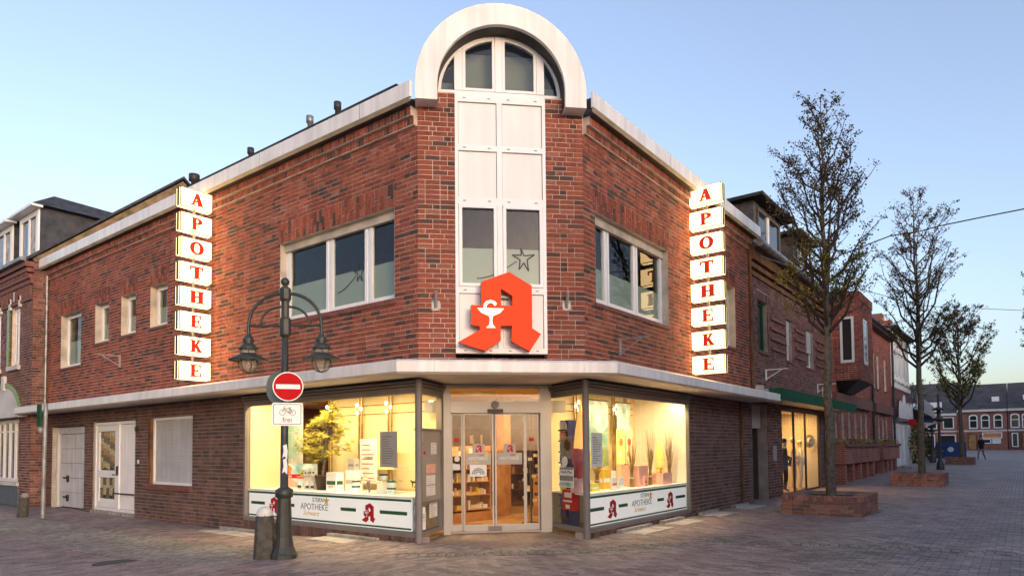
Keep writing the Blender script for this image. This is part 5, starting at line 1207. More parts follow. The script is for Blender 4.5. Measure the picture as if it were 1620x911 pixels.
# distant lamps
for x, y, h, lb in ((42.2,3.62,4.0,'tall dark street lamp with a ring lantern behind the second planter'),(52.6,4.93,3.2,'shorter dark street lamp farther down the street')):
    z = hgt(x, y); t = thing('street_lamp', lb, 'street lamp', (x, y, z), 'single street lamps')
    MB().lathe((x,y,z), [(.2,0),(.17,.3),(.09,.5),(.07,1.0),(.06,h*.62)], 10).build('post', 'black_iron', t)
    MB().lathe((x,y,z), [(.06,h*.62),(.12,h*.64),(.42,h*.655),(.42,h*.67),(.10,h*.69),(.10,h*.78),(.30,h*.79),(.28,h*.81),(.06,h*.83),(.05,h),(.001,h)], 14).build('lantern', 'black_iron', t); MB().lathe((x,y,z), [(.14,h*.60),(.16,h*.64)], 12).build('glass', 'lamp_glass', t)
z = hgt(66,4.9); t = thing('banner_stand', 'blue banner stand with a white round emblem by the far planter', 'banner', (62, 4.6, z)); f = Fr(61.9, 5.6, 0, -1); z = hgt(62,4.6); MB().fbox(f, 0, 2.0, -.08, 0, z, z+1.25).build('board', 'blue_sign', t); MB().disc(f, 1.0, 0, .01, z+.68, .2).build('emblem', 'paper', t)
WALK = dict(kl=(.10,.22,.52), fl=(.10,.28,.10), tl=(.1,.42,.06), kr=(-.10,-.02,.5), fr=(-.10,-.34,.14), tr=(-.1,-.24,.04), el=(.24,-.12,1.18), hl=(.24,.02,.94), gl=(.24,.08,.87), er=(-.24,.1,1.2), hr=(-.22,.3,1.02), gr=(-.21,.37,.99), hair='cloth_dark')
figure('person', 'person in dark clothes walking across the far paving', 'person', (56.5, 2.42, hgt(56.5,2.42)), 1.2, 1.72, WALK, ['cloth_dark','cloth_grey','skin_tone'], lambda x,y,z: 1 if z < .85 else (2 if z > 1.5 or z < .0 else 0))
# cable across the street
q = MB(); q.tube([(30, 5.9, 9.5)]+[(30, y, 10.02-.05*math.sin((2.37-y))+.0*y-(.35 if y>4 else .12)) for y in (4,3)]+[(30,2.37,10.0),(30,1,10.05),(30,-.3,10.08),(30,-6,10.8)], .025, 5); tag(q.build('overhead_cable', 'dark_metal'), 'thin dark cable strung across the street', 'cable')
q = MB(); q.tube([(18.6,5.9,7.05),(24,4.6,6.95),(30,2.9,7.0),(42,-4,7.6)], .012, 5); tag(q.build('guy_wire', 'zinc'), 'thin steel wire running from the brick corner past the trees', 'cable')

# ------------------------------------------------------------------ neighbours
def wallpart(par, fr, s0, s1, z0, z1, holes, bm, mm, name='wall', lintels=True, seed=1):
    rg = random.Random(seed); w_ = MB(); core(w_, fr, s0, s1, z0, z1, holes); wl = w_.build(name, mm, par)
    li = [(h[0]-.05, h[1]+.05, h[3], h[3]+.25) for h in holes if lintels and h[3] < z1-.3]
    L = brick_list(fr, s0, s1, z0, z1, list(holes)+li, rg)
    for l in li: soldiers(fr, *l, rg, L, 0, True)
    q = MB(); [brick_geo(q, b) for b in L]; tag(q.build('bricks', bm, wl, attr=True), kind='stuff')
    return wl
# ---- old house on the left
H1 = thing('old_brick_house', 'old brick house with slate dormers at the left edge', 'house', (8, 26, 0))
FH = Fr(7.4, 34.4, 0, -1); hy = lambda y: 34.4-y
hw = [(hy(26.35), hy(25.55), 4.5, 6.4), (hy(28.2), hy(27.4), 4.5, 6.4), (hy(30.2), hy(29.4), 4.5, 6.4)]
hs = (hy(28.2), hy(25.45), .75, 2.75); ha = (hy(28.0), hy(25.5), 3.05, 3.95); hs2 = (hy(32.0), hy(29.2), .75, 2.75)
wallpart(H1, FH, 0, 10, 0, 7.0, hw+[hs, hs2], 'brick_old', 'mortar', seed=3)
wallpart(H1, Fr(7.4, 24.39, 1, 0), 0, .5, 0, 7.7, [], 'brick_old', 'mortar_grey', name='side_wall', seed=4)
c = MB()
for z0, z1, o in ((6.45,6.55,.05),(6.95,7.10,.08),(7.10,7.22,.13),(7.30,7.42,.18),(7.46,7.62,.24)): c.fbox(FH, 0, 10.0+o*.0, 0.0, o, z0, z1)
c.fbox(FH, 0, 10, -.3, .0, 7.0, 7.65); c.build('cornice', 'sill_brick', H1)
for r_, (z0, z1, o, st) in enumerate(((6.56,6.94,.06,.30),(7.22,7.30,.15,.22))):
    x = 4.0
    while x < 9.9: MB().fbox(FH, x, x+st*.5, 0, o, z0, z1).build('dentil', 'sill_brick', H1); x += st
for h in hw:
    wn = window(H1, FH, *h, cuts=((h[0]+h[1])/2,), o=-.1, bars=(1.35,)); MB().fbox(FH, h[0]-.12, h[1]+.12, 0, .1, h[2]-.16, h[2]-.02).build('stone_sill', 'render_pale', wn)
    m_ = (h[0]+h[1])/2
    for a, w2 in ((-1,.16),(0,.16),(1,.16)): MB().fbox(FH, m_+a*.46-w2/2, m_+a*.46+w2/2, .0, .06, h[3]-.05+(.22 if a == 0 else .0), h[3]+.38+(.1 if a == 0 else -.08)).build('keystone', 'render_pale', wn)
    MB().fbox(FH, h[0]-.30, h[0]-.08, 0, .045, h[2], h[3]).build('glazed_pilaster', 'tile_green', wn)
for h in (hs, hs2):
    wn = window(H1, FH, *h, cuts=tuple(h[0]+(h[1]-h[0])*k/5 for k in range(1,5)), o=-.08, bars=(1.62,)); MB().fbox(FH, h[0]-.1, h[1]+.1, 0, .08, h[2]-.12, h[2]-.01).build('stone_sill', 'render_pale', wn)
    MB().fbox(FH, h[0]-.1, h[1]+.1, .0, .04, 0, h[2]-.13).build('base_panel', 'painted_blue_grey', wn)
    m_ = (h[0]+h[1])/2; rr = (h[1]-h[0])/2; n_ = 20
    arc = lambda r_: [(m_+r_*math.cos(math.pi*k/n_), 2.95+.85*r_/rr*math.sin(math.pi*k/n_)) for k in range(n_+1)]
    MB().ext(FH, [arc(rr)], 0, .03).build('tympanum', 'render_pale', wn); MB().ext(FH, [arc(rr+.28)+arc(rr+.01)[::-1]], 0, .05).build('arch_ring', 'tile_green', wn); MB().fbox(FH, m_-.12, m_+.12, .0, .09, 3.72, 4.2).build('keystone', 'render_pale', wn)
MB().fbox(FH, 0, 9.75, 0, .30, 2.79, 2.94).build('cornice_band', 'render_pale', H1)
FG = Fr(7.4, 24.385, 1, 0)
MB().ext(FG, [[(-.05,7.70),(.35,7.62),(9.2,7.62),(4.62,11.62)]], -.3, .0).build('gable_wall', 'moss_wall', H1)
q = MB(); P = FG.p
for (a, za_), (b, zb_) in (((-.12,7.70),(4.62,11.72)),((4.62,11.72),(9.3,7.7))): q.ext(FG, [[(a,za_),(b,zb_),(b,zb_+.08),(a,za_+.08)]], -.12, .06)
q.build('verge_flashing', 'slate', H1)
rf = MB(); rf.ext(FG, [[(-.25,7.58),(4.62,11.66),(9.5,7.58),(9.5,7.70),(4.62,11.80),(-.25,7.70)]], -10, -.13); rf.build('roof', 'slate', H1)
MB().fbox(FH, 0, 10.0, .22, .36, 7.62, 7.72).build('gutter', 'zinc', H1)
for i, (ya, yb) in enumerate(((25.05,26.75),(27.5,29.2))):
    dr = MB(); dr.box(7.75, 11, ya, yb, 7.75, 9.62); d_ = dr.build('dormer', 'slate_side', H1)
    q = MB(); q.add([(7.45,ya-.25,9.62),(7.45,yb+.25,9.62),(11.5,yb+.25,9.62),(11.5,ya-.25,9.62),(8.3,ya+.55,10.25),(8.3,yb-.55,10.25),(11.5,(ya+yb)/2,10.25)], [(0,4,5,1),(0,3,6,4),(1,5,6,2),(4,6,5),(0,1,2,3)]); q.build('dormer_roof', 'slate', d_)
    MB().box(7.42, 7.75, ya-.22, yb+.22, 9.54, 9.618).build('dormer_eaves', 'white_pvc', d_)
    fd_ = Fr(7.74, yb, 0, -1); w_ = yb-ya; q = MB(); frame_ring(q, fd_, 0, w_, 7.78, 9.53, 0, .06, .18); q.fbox(fd_, w_/2-.06, w_/2+.06, 0, .05, 7.96, 9.35); q.build('window_frame', 'white_pvc', d_); MB().fbox(fd_, .18, w_-.18, .0, .012, 7.96, 9.35).build('pane', 'glass_dark', d_); MB().fbox(fd_, w_*.55, w_*.8, .012, .016, 8.0, 9.3).build('curtain', 'curtain', d_)
# ---- dark red house with the green shop canopy
H2 = thing('plum_brick_house', 'dark red brick house with green shop canopy right of the pharmacy', 'house', (23, 7, .15))
F1 = Fr(18.57, 5.93, 1, 0); hx = lambda x: x-18.57
w2 = [(hx(19.3),hx(20.25),4.4,5.88),(hx(22.15),hx(22.87),4.4,5.75),(hx(24.62),hx(25.65),4.4,5.75)]; ent = (.02, hx(20.0), 0, 2.85); shp = (hx(21.42), hx(26.3), 0, 2.85)
wallpart(H2, F1, 0, 9.4, .0, 7.15, w2+[ent, shp], 'brick_plum', 'mortar_grey', seed=8)
for i, h in enumerate(w2):
    wn = window(H2, F1, *h, o=-.14, fm='green_paint' if i == 0 else 'white_pvc', w=.06, sill=.04)
    if i: 
        q = MB(); z = h[2]+.55
        while z < h[3]: q.fbox(F1, h[0]+.02, h[1]-.02, -.12, -.10, z, z+.04); z += .05
        tag(q.build('shutter_slats', 'shutter', wn), kind='stuff')
for z in (4.55,4.85,5.15,5.45):
    for a, b in ((hx(20.45),hx(22.0)),(hx(23.1),hx(24.4)),(hx(25.9),hx(27.8))): MB().fbox(F1, a, b, 0, .05, z, z+.09).build('brick_rib', 'sill_brick', H2)
q = MB()
for z0, z1, o in ((6.45,6.58,.05),(6.65,6.78,.10),(6.85,7.14,.16)): q.fbox(F1, 0, 9.4, .0, o, z0, z1)
q.build('cornice', 'brown_wood', H2)
q = MB(); q.tube([F1.p(-.02,.34,7.25), F1.p(9.4,.34,7.25)], .10, 10); q.build('gutter', 'zinc', H2)
FG2 = Fr(18.56, 11.5, 0, -1); rf = MB(); rf.ext(FG2, [[(5.85,7.2),(3.4,9.4),(0,10.6),(-5,9.0),(-5,8.9),(0,10.3),(3.3,9.1),(5.6,7.1)]], -9.4, 0); rf.build('roof', 'slate', H2)
MB().ext(FG2, [[(5.57,7.0),(3.5,9.0),(0,10.2),(-5,8.8),(-5,7.0)]], -.3, -.01).build('gable_wall', 'brick_red_far', H2) if 'brick_red_far' in MT else None
for xa, xb in ((20.4,23.2),(24.75,26.7)):
    z1 = 9.15; d_ = MB().box(xa, xb, 6.32, 9.6, 7.35, z1).build('dormer', 'dormer_cladding', H2)
    q = MB(); q.box(xa-.3, xb+.3, 5.95, 9.8, z1+.001, z1+.10); q.build('dormer_roof', 'roof_felt', d_)
    fd_ = Fr(xa, 6.32, 1, 0); w_ = xb-xa; q = MB(); frame_ring(q, fd_, .25, w_-.25, 7.95, z1-.15, 0, .05, .1); q.fbox(fd_, w_/2-.05, w_/2+.05, 0, .045, 8.05, z1-.25); q.build('window_frame', 'dormer_cladding', d_); MB().fbox(fd_, .35, w_-.35, .005, .015, 8.05, z1-.25).build('pane', 'glass_dark', d_); MB().fbox(fd_, w_*.42, w_*.48, .015, .06, 8.05, z1-.25).build('mullion', 'white_pvc', d_)
    q = MB()
    for k in range(6): q.box(xa-.012, xa, 6.35, 9.0, 7.6+k*.25, 7.61+k*.25)
    q.build('cladding_joint', 'dark_groove_shade', d_)
cn = MB(); cn.fbox(F1, hx(18.6), hx(28.55), .0, .78, 2.96, 3.16); cn = cn.build('canopy', 'soffit', H2); MB().fbox(F1, hx(18.58), hx(28.57), .781, .81, 2.93, 3.24).build('canopy_fascia', 'green_paint', cn); MB().fbox(F1, hx(18.55), hx(18.579), .0, .81, 2.93, 3.24).build('canopy_end', 'green_paint', cn)
MB().fbox(F1, hx(18.75), hx(19.95), -.28, -.2, 2.2, 2.84).build('entrance_panel', 'paper_grey', H2)
q = MB(); frame_ring(q, F1, hx(18.7), hx(19.95), .15, 2.2, -.62, -.52, .09); dr = q.build('entrance_door', 'green_paint', H2); MB().fbox(F1, hx(18.79), hx(19.86), -.58, -.56, .24, 2.11).build('pane', 'glass_dark', dr); MB().fbox(F1, hx(18.79), hx(19.86), -.6, -.5, 1.0, 1.06).build('rail', 'green_paint', dr); MB().tube([F1.p(hx(18.95),-.5,1.1),F1.p(hx(18.95),-.45,1.12),F1.p(hx(18.95),-.45,1.5),F1.p(hx(18.95),-.5,1.52)], .02, 6).build('handle', 'white_pvc', dr)
MB().fbox(F1, -.02, .04, -.7, -.01, .0, 2.85).fbox(F1, hx(19.96), hx(20.05), -.7, -.3, 0, 2.85).build('recess_side', 'brick_brown', H2)
MB().fbox(F1, hx(20.4), hx(20.75), .001, .02, 1.25, 1.7).build('intercom_plate', 'silver_alu', H2)
# lit shop window: angled glass, floor, ceiling, inner walls
sw = MB(); fz = .16
sw.box(21.4, 26.3, 5.95, 8.6, .1, fz); sw.build('shop_floor', 'floor_wood', H2); MB().box(21.4, 26.3, 5.95, 8.6, 2.86, 2.9).build('shop_ceiling', 'ochre_wall', H2)
MB().box(26.24, 26.3, 6.0, 8.6, fz, 2.86).box(21.5, 26.24, 7.3, 7.38, fz, 2.86).build('inner_wall', 'cream_wall', H2); MB().box(21.38, 21.44, 6.0, 8.6, fz, 2.86).build('inner_wall', 'white_wall', H2)
q = MB(); frame_ring(q, F1, hx(21.44), hx(26.28), fz, 2.84, -.10, -.04, .05)
for x in (22.95, 24.4): q.fbox(F1, hx(x)-.03, hx(x)+.03, -.10, -.04, fz+.05, 2.79)
g_ = q.build('shop_window', 'dark_metal', H2)
for a, b in ((21.49,22.92),(22.98,24.37),(24.43,26.23)): MB().fbox(F1, hx(a), hx(b), -.075, -.07, fz+.05, 2.79).build('pane', 'glass_clear', g_)
lamp('shop_lamp', 'strip lamp in the ceiling of the clothes shop window', 24.4, 6.6, 2.86, 2.6, .2, 30, 'neighbour shop lamps', col=(1,.62,.28))
POSE2 = dict(el=(.26,.0,1.2), hl=(.3,.15,1.0), er=(-.26,.05,1.2), hr=(-.2,.25,1.1), hair='cream_cloth', face='cream_cloth')
for i, (x, y, m, h, lb) in enumerate(((24.2,6.35,'cream_cloth',1.78,'mannequin in cream clothes in the clothes shop window'),(25.05,6.35,'render_pale',1.70,'mannequin in white trousers beside the cream one'),(23.35,6.4,'cloth_dark',1.75,'mannequin in a long black coat in the clothes shop window'))):
    figure('mannequin', lb, 'mannequin', (x, y, fz), math.pi+.4, h, dict(POSE2, hair=('cream_cloth','cream_cloth','cloth_dark')[i]), [m, 'cream_cloth'], lambda x,y,z: 0 if z < 1.45 else 1, group='mannequins in the clothes shop')
t = thing('straw_hat', 'round pale hat hung above the mannequins', 'hat', (25.9, 6.3, 1.75)); MB().disc(Fr(25.75,6.35,.8,-.5), .2, 0, .03, 1.85, .24).build('brim', 'cream_cloth', t); MB().disc(Fr(25.75,6.35,.8,-.5), .2, .03, .12, 1.85, .12).build('crown', 'cream_cloth', t)
t = thing('wall_poster', 'teal framed poster on the pier right of the clothes shop', 'poster', F1.p(hx(27.2), 0, 1.0)); MB().fbox(F1, hx(26.85), hx(27.65), .002, .03, 1.0, 2.3).build('frame', 'dark_metal', t); MB().fbox(F1, hx(26.9), hx(27.6), .03, .034, 1.05, 2.25).build('print', 'teal_print', t)
arm(F1, hx(19.9), 3.75, 'white wall bracket left of the two above the green canopy', 1, 'white_pvc'); arm(F1, hx(26.0), 3.75, 'white wall bracket right of the two above the green canopy', 1, 'white_pvc')
t = thing('alarm_lamp', 'small white and red wall lamp above the green canopy', 'lamp', F1.p(hx(26.9), .2, 3.5)); MB().fbox(F1, hx(26.75), hx(27.1), .0, .25, 3.45, 3.85).build('box', 'white_pvc', t); MB().lathe(F1.p(hx(26.92),.14,3.85), [(.07,0),(.07,.12),(.001,.15)], 10).build('cap', 'pharm_red', t)
t = thing('spotlight', 'small white spotlights on top of the white canopy end', 'lamp', (18.3, 5.6, 3.08)); q = MB(); q.box(18.05,18.3,5.5,5.65,3.08,3.3); q.box(18.4,18.55,5.45,5.6,3.08,3.22); q.build('housing', 'paper_grey', t)
# ---- bright brick house with the oriel
brickmat('brick_far', (.33,.10,.065), (.27,.085,.058), (.40,.33,.28)); brickmat('brick_far_dark', (.20,.06,.045), (.16,.05,.04), (.25,.2,.17)); brickmat('roof_tiles', (.055,.055,.06), (.075,.072,.075), (.03,.03,.03), .3, .25)
H3 = thing('oriel_brick_house', 'bright red brick house with an oriel and brick flower boxes', 'house', (35, 7, .2))
F2 = Fr(27.98, 5.93, 1, 0); ox = lambda x: x-27.98; L2 = 15.2
g3 = [(ox(x), ox(x)+.55, 2.0, 3.3) for x in (28.6,29.9,31.2,32.5,33.8,35.0,37.3,38.5,39.7,40.9)]; u3 = [(ox(33.2),ox(34.0),4.55,6.3),(ox(37.3),ox(37.95),4.55,6.3),(ox(38.6),ox(39.25),4.55,6.3),(ox(40.8),ox(41.5),4.55,6.3)]
wallpart(H3, F2, 0, L2, .15, 7.6, g3+u3, 'brick_bright', 'mortar', lintels=True, seed=12)
for h in u3: window(H3, F2, *h, o=-.1, w=.09, sill=.04)
for h in g3: MB().fbox(F2, h[0], h[1], -.28, -.25, h[2], h[3]).build('dark_pane', 'glass_dark', H3)
for a, b in ((ox(28.3),ox(36.0)),(ox(37.0),ox(42.4))):
    MB().fbox(F2, a, b, 0, .18, 3.3, 3.75).build('lintel_band', 'sill_brick', H3)
    k = int((b-a)/1.3)
    for i in range(k):
        x0 = a+i*(b-a)/k; bxx = MB().fbox(F2, x0+.02, x0+(b-a)/k-.02, 0, .42, .95, 1.72).build('flower_box', 'brick_far', H3); MB().fbox(F2, x0+.02, x0+(b-a)/k-.02, .42, .5, 1.62, 1.75).build('rim', 'sill_brick', bxx)
        q = MB(); rg = random.Random(i)
        for j in range(60): px, po, pz = x0+rg.uniform(.05,1.2), rg.uniform(.05,.4), 1.72+rg.uniform(0,.22); d = .05; q.add([F2.p(px-d,po,pz-d*.5),F2.p(px+d,po+d*rg.uniform(-1,1),pz),F2.p(px,po,pz+d)], [(0,1,2)], rg.random())
        tag(q.build('plants', 'leaf' if i % 3 else 'needle', bxx, attr=True), kind='stuff')
        MB().fbox(F2, x0+.1, x0+.55, 0, .36, .12, .949).build('pillar', 'brick_far', H3)
MB().fbox(F2, 0, L2, -.1, .3, 7.5, 7.62).build('eaves_board', 'dark_groove_shade', H3); q = MB(); q.tube([F2.p(0,.34,7.66), F2.p(L2,.34,7.66)], .09, 8); q.tube([F2.p(ox(36.5),.12,7.55), F2.p(ox(36.5),.12,.2)], .06, 8); q.tube([F2.p(ox(43.0),.12,7.55), F2.p(ox(43.0),.12,.2)], .06, 8); q.build('gutter', 'dark_metal', H3)
FG3 = Fr(27.985, 13, 0, -1); MB().ext(FG3, [[(7.2,7.6),(4.5,9.3),(0,10),(-3,9),(-3,8.8),(0,9.8),(4.4,9.1),(7.0,7.5)]], -L2, 0).build('roof', 'roof_tiles', H3)
MB().ext(FG3, [[(7.06,7.0),(7.06,7.9),(5.4,8.5),(3,9.2),(3,7)]], -.3, .05).build('fire_wall', 'brick_far', H3)
MB().fbox(F2, ox(33.5), L2, .0, .05, 7.0, 7.4).build('brick_frieze', 'orange', H3) if False else None
oz0, oz1 = 4.25, 7.75
orl = thing_o = MB(); ow = .9; xs0, xs1 = 28.95, 31.95
o_ = MB(); o_.box(xs0+.01, xs1-.01, Y0-ow+.01, Y0+.05, oz0, oz1); orl = o_.build('oriel', 'mortar', H3)
fo1 = Fr(xs0, Y0+.0, 0, -1); fo2 = Fr(xs0, Y0-ow, 1, 0)
hole1 = (.22,.72,4.95,6.75); hole2 = (.9,1.7,4.95,6.75); rg = random.Random(4)
L = brick_list(fo1, 0, ow, oz0, oz1-.35, [hole1], rg)+brick_list(fo2, 0, xs1-xs0, oz0, oz1-.35, [hole2], rg); soldiers(fo1, 0, ow, oz1-.35, oz1, rg, L, .03, True); soldiers(fo2, 0, xs1-xs0, oz1-.35, oz1, rg, L, .03, True)
q = MB(); [brick_geo(q, b) for b in L]; tag(q.build('bricks', 'brick_bright', orl, attr=True), kind='stuff')
for fr, h in ((fo1, hole1), (fo2, hole2)):
    q = MB(); frame_ring(q, fr, h[0], h[1], h[2], h[3], -.01, .015, .09); q.build('window_frame', 'white_pvc', orl); MB().fbox(fr, h[0]+.09, h[1]-.09, -.01, .006, h[2]+.09, h[3]-.09).build('pane', 'glass_dark', orl)
q = MB(); q.add([(xs0+.05,Y0-ow+.05,oz0-.001),(xs1-.05,Y0-ow+.05,oz0-.001),(xs1-.05,Y0,oz0-.001),(xs0+.05,Y0,oz0-.001),(xs0+.7,Y0-.25,oz0-.45),(xs1-.7,Y0-.25,oz0-.45),(xs1-.7,Y0,oz0-.45),(xs0+.7,Y0,oz0-.45)], [(0,1,2,3),(0,4,5,1),(1,5,6,2),(3,7,4,0),(4,7,6,5)]); q.build('corbel', 'dark_metal', orl)
# ---- white fronted building
H4 = thing('white_fronted_house', 'white fronted shop house with a scalloped white sign', 'house', (46, 7, .4)); F3 = Fr(43.2, 5.93, 1, 0)
MB().fbox(F3, 0, 7.4, -.4, 0, .2, 3.2).build('ground_floor_wall', 'render_pale', H4); MB().fbox(F3, 0, 7.4, -.4, 0, 3.2, 5.0).build('brick_band', 'brick_far_dark', H4); MB().fbox(F3, 0, 7.4, -.4, 0, 5.0, 8.3).build('upper_wall', 'render_pale', H4)
for i in range(4):
    s = .5+i*1.75; h = (s,s+1.0,5.6,7.4); wn = window(H4, F3, *h, cuts=(s+.5,), o=.04, w=.09); MB().fbox(F3, s-.1, s+1.1, .0, .1, 5.4, 5.58).build('stone_sill', 'white_pvc', wn)
    MB().fbox(F3, .2+i*1.75, 1.2+i*1.75, 0, .12, .3, 2.9).build('white_pier', 'white_pvc', H4)
for k in range(18): MB().fbox(F3, .05+k*.41, .25+k*.41, 0, .1, 4.98, 5.2).build('dentil', 'white_pvc', H4)
n_ = 14
for k in range(4):
    c0 = .8+k*1.45; w_ = .66; hh = 1.4 if k == 1 else 1.0; pts_ = [(c0+w_*math.cos(math.pi*j/n_), 3.2+hh*math.sin(math.pi*j/n_)) for j in range(n_+1)]; MB().ext(F3, [pts_], .3, .36).build('sign_scallop', 'white_pvc', H4)
MB().fbox(F3, 0, 7.4, .2, .3, 3.05, 3.25).build('sign_rail', 'grey_alu', H4); MB().fbox(F3, 0, 7.5, -6, .35, 8.3, 8.45).build('roof', 'roof_felt', H4); MB().fbox(F3, 1.6, 2.4, -1.5, -.6, 8.45, 9.5).fbox(F3, 5.0, 5.6, -1.5, -.6, 8.45, 9.6).build('chimney', 'brick_far', H4)
t = thing('red_sign', 'small red hanging sign on the white shop front', 'sign', F3.p(3.8, .4, 2.85)); MB().ext(Fr(47.0,5.62,0,-1), [[(0,2.85),(.42,2.85),(.42,3.1),(.32,3.22),(.1,3.22),(0,3.1)]], 0, .1).build('panel', 'pharm_red', t); MB().fbox(Fr(47.0,5.9,0,-1), 0, .35, .03,.07, 3.0, 3.06).build('arm', 'dark_metal', t)
def shrub(x, y, r_, h, label, n_=500, name='shrub', seed=1, m='hedge', z=None):
    z = hgt(x, y) if z is None else z; t = thing(name, label, 'shrub', (x, y, z)); q = MB(); rg = random.Random(seed)
    MB().tube([(x,y,z),(x,y,z+h*.6)], [.05,.02], 6).build('stem', 'bark', t)
    for k in range(n_):
        a = rg.uniform(0,6.28); u = rg.random()**.5; zz = rg.random(); rr = r_*u*(1-.5*abs(2*zz-.9)); p = Vector((x+rr*math.cos(a), y+rr*math.sin(a), z+.1+h*zz)); d = Vector((rg.gauss(0,1),rg.gauss(0,1),rg.gauss(0,1))).normalized()*.09; e = d.orthogonal().normalized()*.05
        q.add([p-d, p+e, p+d, p-e], [(0,1,2,3)], rg.random())
    q.build('foliage', 'leaf', t, attr=True)
shrub(48.6, 5.3, .6, 2.3, 'dark evergreen shrub in front of the white shop front'); shrub(54.5, 5.6, .6, 2.2, 'yellow green shrub beyond the white shop', seed=5); shrub(60, 6.3, 1.6, .9, 'low dark hedge by the far square', seed=6, n_=900)
MB().prism([(43.3,5.9),(50.6,5.9),(50.6,5.0),(43.3,5.0)], hgt(46,5)-.1, hgt(46,5)+.1); st_ = tag(MB().box(43.4, 50.4, 5.1, 5.9, .2, .47).build('step', 'concrete'), 'low stone step along the white shop front', 'step')
t = thing('flag', 'white and blue flag hanging from a pole by the white shop', 'flag', (52, 5.3, 3)); MB().tube([(52,5.6,.4),(52,5.6,7.0)], .05, 8).build('pole', 'white_pvc', t); MB().ext(Fr(52,5.55,0,-1), [[(0,3.2),(.5,2.9),(1.0,3.1),(.8,4.2),(.4,4.6),(0,4.9)]], 0, .02).build('cloth', 'paper', t); MB().ext(Fr(52,5.55,0,-1), [[(.2,3.15),(.8,3.1),(.7,3.5),(.25,3.6)]], .02, .025).build('stripe', 'blue_sign', t)
H5 = thing('awning_shop', 'low shop with a dark awning and pale columns behind the flag', 'building', (57, 7, .5)); F5 = Fr(51.2, 6.4, 1, 0); MB().fbox(F5, 0, 9, -6, 0, .3, 4.2).build('wall', 'brick_far', H5)
for k in range(7): MB().fbox(F5, .3+k*1.25, .8+k*1.25, 0, .15, .4, 3.3).build('column', 'cream_wall', H5)
q = MB(); P = F5.p; q.add([P(0,0,4.4),P(9,0,4.4),P(9,1.6,3.5),P(0,1.6,3.5),P(0,0,4.3),P(9,0,4.3),P(9,1.6,3.4),P(0,1.6,3.4)], [(3,2,1,0),(4,5,6,7),(0,4,7,3),(1,2,6,5),(2,3,7,6)]); q.build('awning', 'slate', H5)
# ---- the far row across the end of the street
FF = Fr(95, 30, 0, -1); fy = lambda y: 30-y; G0 = hgt(95, 4)-.02
def far_house(name, label, y0, y1, eave, ridge, wm_, wins, winframe='white_pvc', arched=True, skylights=()):
    t = thing(name, label, 'house', (95, (y0+y1)/2, G0), 'houses across the end of the street'); s0_, s1_ = fy(y0), fy(y1)
    MB().fbox(FF, s0_, s1_-.02, -9, 0, G0-.3, eave).build('wall', wm_, t)
    q = MB(); P = FF.p; q.add([P(s0_,.35,eave-.05),P(s1_,.35,eave-.05),P(s1_,-4.5,ridge),P(s0_,-4.5,ridge),P(s1_,-9.3,eave-.05),P(s0_,-9.3,eave-.05)], [(0,1,2,3),(3,2,4,5),(0,3,5),(1,4,2)]); q.build('roof', 'roof_tiles', t)
    MB().fbox(FF, s0_, s1_-.02, 0, .3, eave-.35, eave-.06).build('cornice', 'render_pale', t); MB().fbox(FF, s0_, s1_-.02, 0, .06, 3.1, 3.28).build('string_course', 'render_pale', t)
    for (y, w_, z0, z1, kind) in wins:
        s = fy(y); q = MB()
        if kind == 'a':
            out_ = [(s-w_/2,z0),(s+w_/2,z0)]+[(s+w_/2*math.cos(R(a)), z1-.25+.25*math.sin(R(a))) for a in range(0,181,30)]; in_ = [(s+(x-s)*.74, z0+.12+(z-z0)*.84) for x, z in out_]
            q.ext(FF, [out_, in_], 0, .08); wn = q.build('window', winframe, t); MB().ext(FF, [in_], 0, .03).build('pane', 'glass_dark', wn); MB().fbox(FF, s-w_*.36, s+w_*.36, .03, .06, z0+(z1-z0)*.55, z0+(z1-z0)*.6).build('bar', 'white_pvc', wn)
        else:
            frame_ring(q, FF, s-w_/2, s+w_/2, z0, z1, 0, .06, .1); wn = q.build('window' if kind != 'd' else 'door', winframe if kind != 'd' else 'brown_wood', t); MB().fbox(FF, s-w_/2+.1, s+w_/2-.1, 0, .02, z0+.1, z1-.1).build('pane', {'d':'tan_wood','s':'orange','w':'glass_dark','p':'paper'}[kind], wn)
    for y, z in skylights: q = MB(); k = (z-eave)/(ridge-eave)*4.85-.35; q.fbox(FF, fy(y)-.35, fy(y)+.35, -k-.15, -k+.12, z-.1, z+.45); q.build('skylight', 'white_pvc', t)
    return t
far_house('far_house', 'orange brick house with three white arched windows at the end of the street', 6.3, 1.55, 5.75, 8.9, 'brick_far', [(4.75,.85,3.45,5.1,'a'),(3.6,.85,3.45,5.1,'a'),(2.4,.85,3.45,5.1,'a'),(4.9,.9,G0,2.85,'d'),(3.0,1.9,2.3,3.0,'s'),(2.6,.8,1.7,2.25,'p'),(3.5,.8,1.7,2.25,'w')], skylights=((2.6,6.7),))
far_house('far_house', 'dark red brick house with white windows at the right end of the far row', 1.5, -7, 5.75, 8.9, 'brick_far_dark', [(.85,.85,3.45,5.1,'a'),(-.2,.85,3.45,5.1,'a'),(-1.5,.85,3.45,5.1,'a'),(-.2,1.0,G0,3.0,'d'),(-1.6,1.4,1.3,2.9,'w'),(.9,.6,1.3,2.9,'w')], skylights=((-.3,6.8),(-1.0,7.4)))
far_house('far_house', 'brown far house with pale dormers behind the middle trees', 17, 6.35, 5.4, 9.3, 'brick_far', [(7.2,1.1,3.5,4.9,'w'),(8.9,1.1,3.5,4.9,'w'),(10.6,1.1,3.5,4.9,'w'),(7.3,1.6,1.3,2.8,'w'),(9.6,2.0,1.3,2.8,'w'),(8.5,1.4,5.6,6.7,'p'),(10.5,1.4,5.6,6.7,'p')])

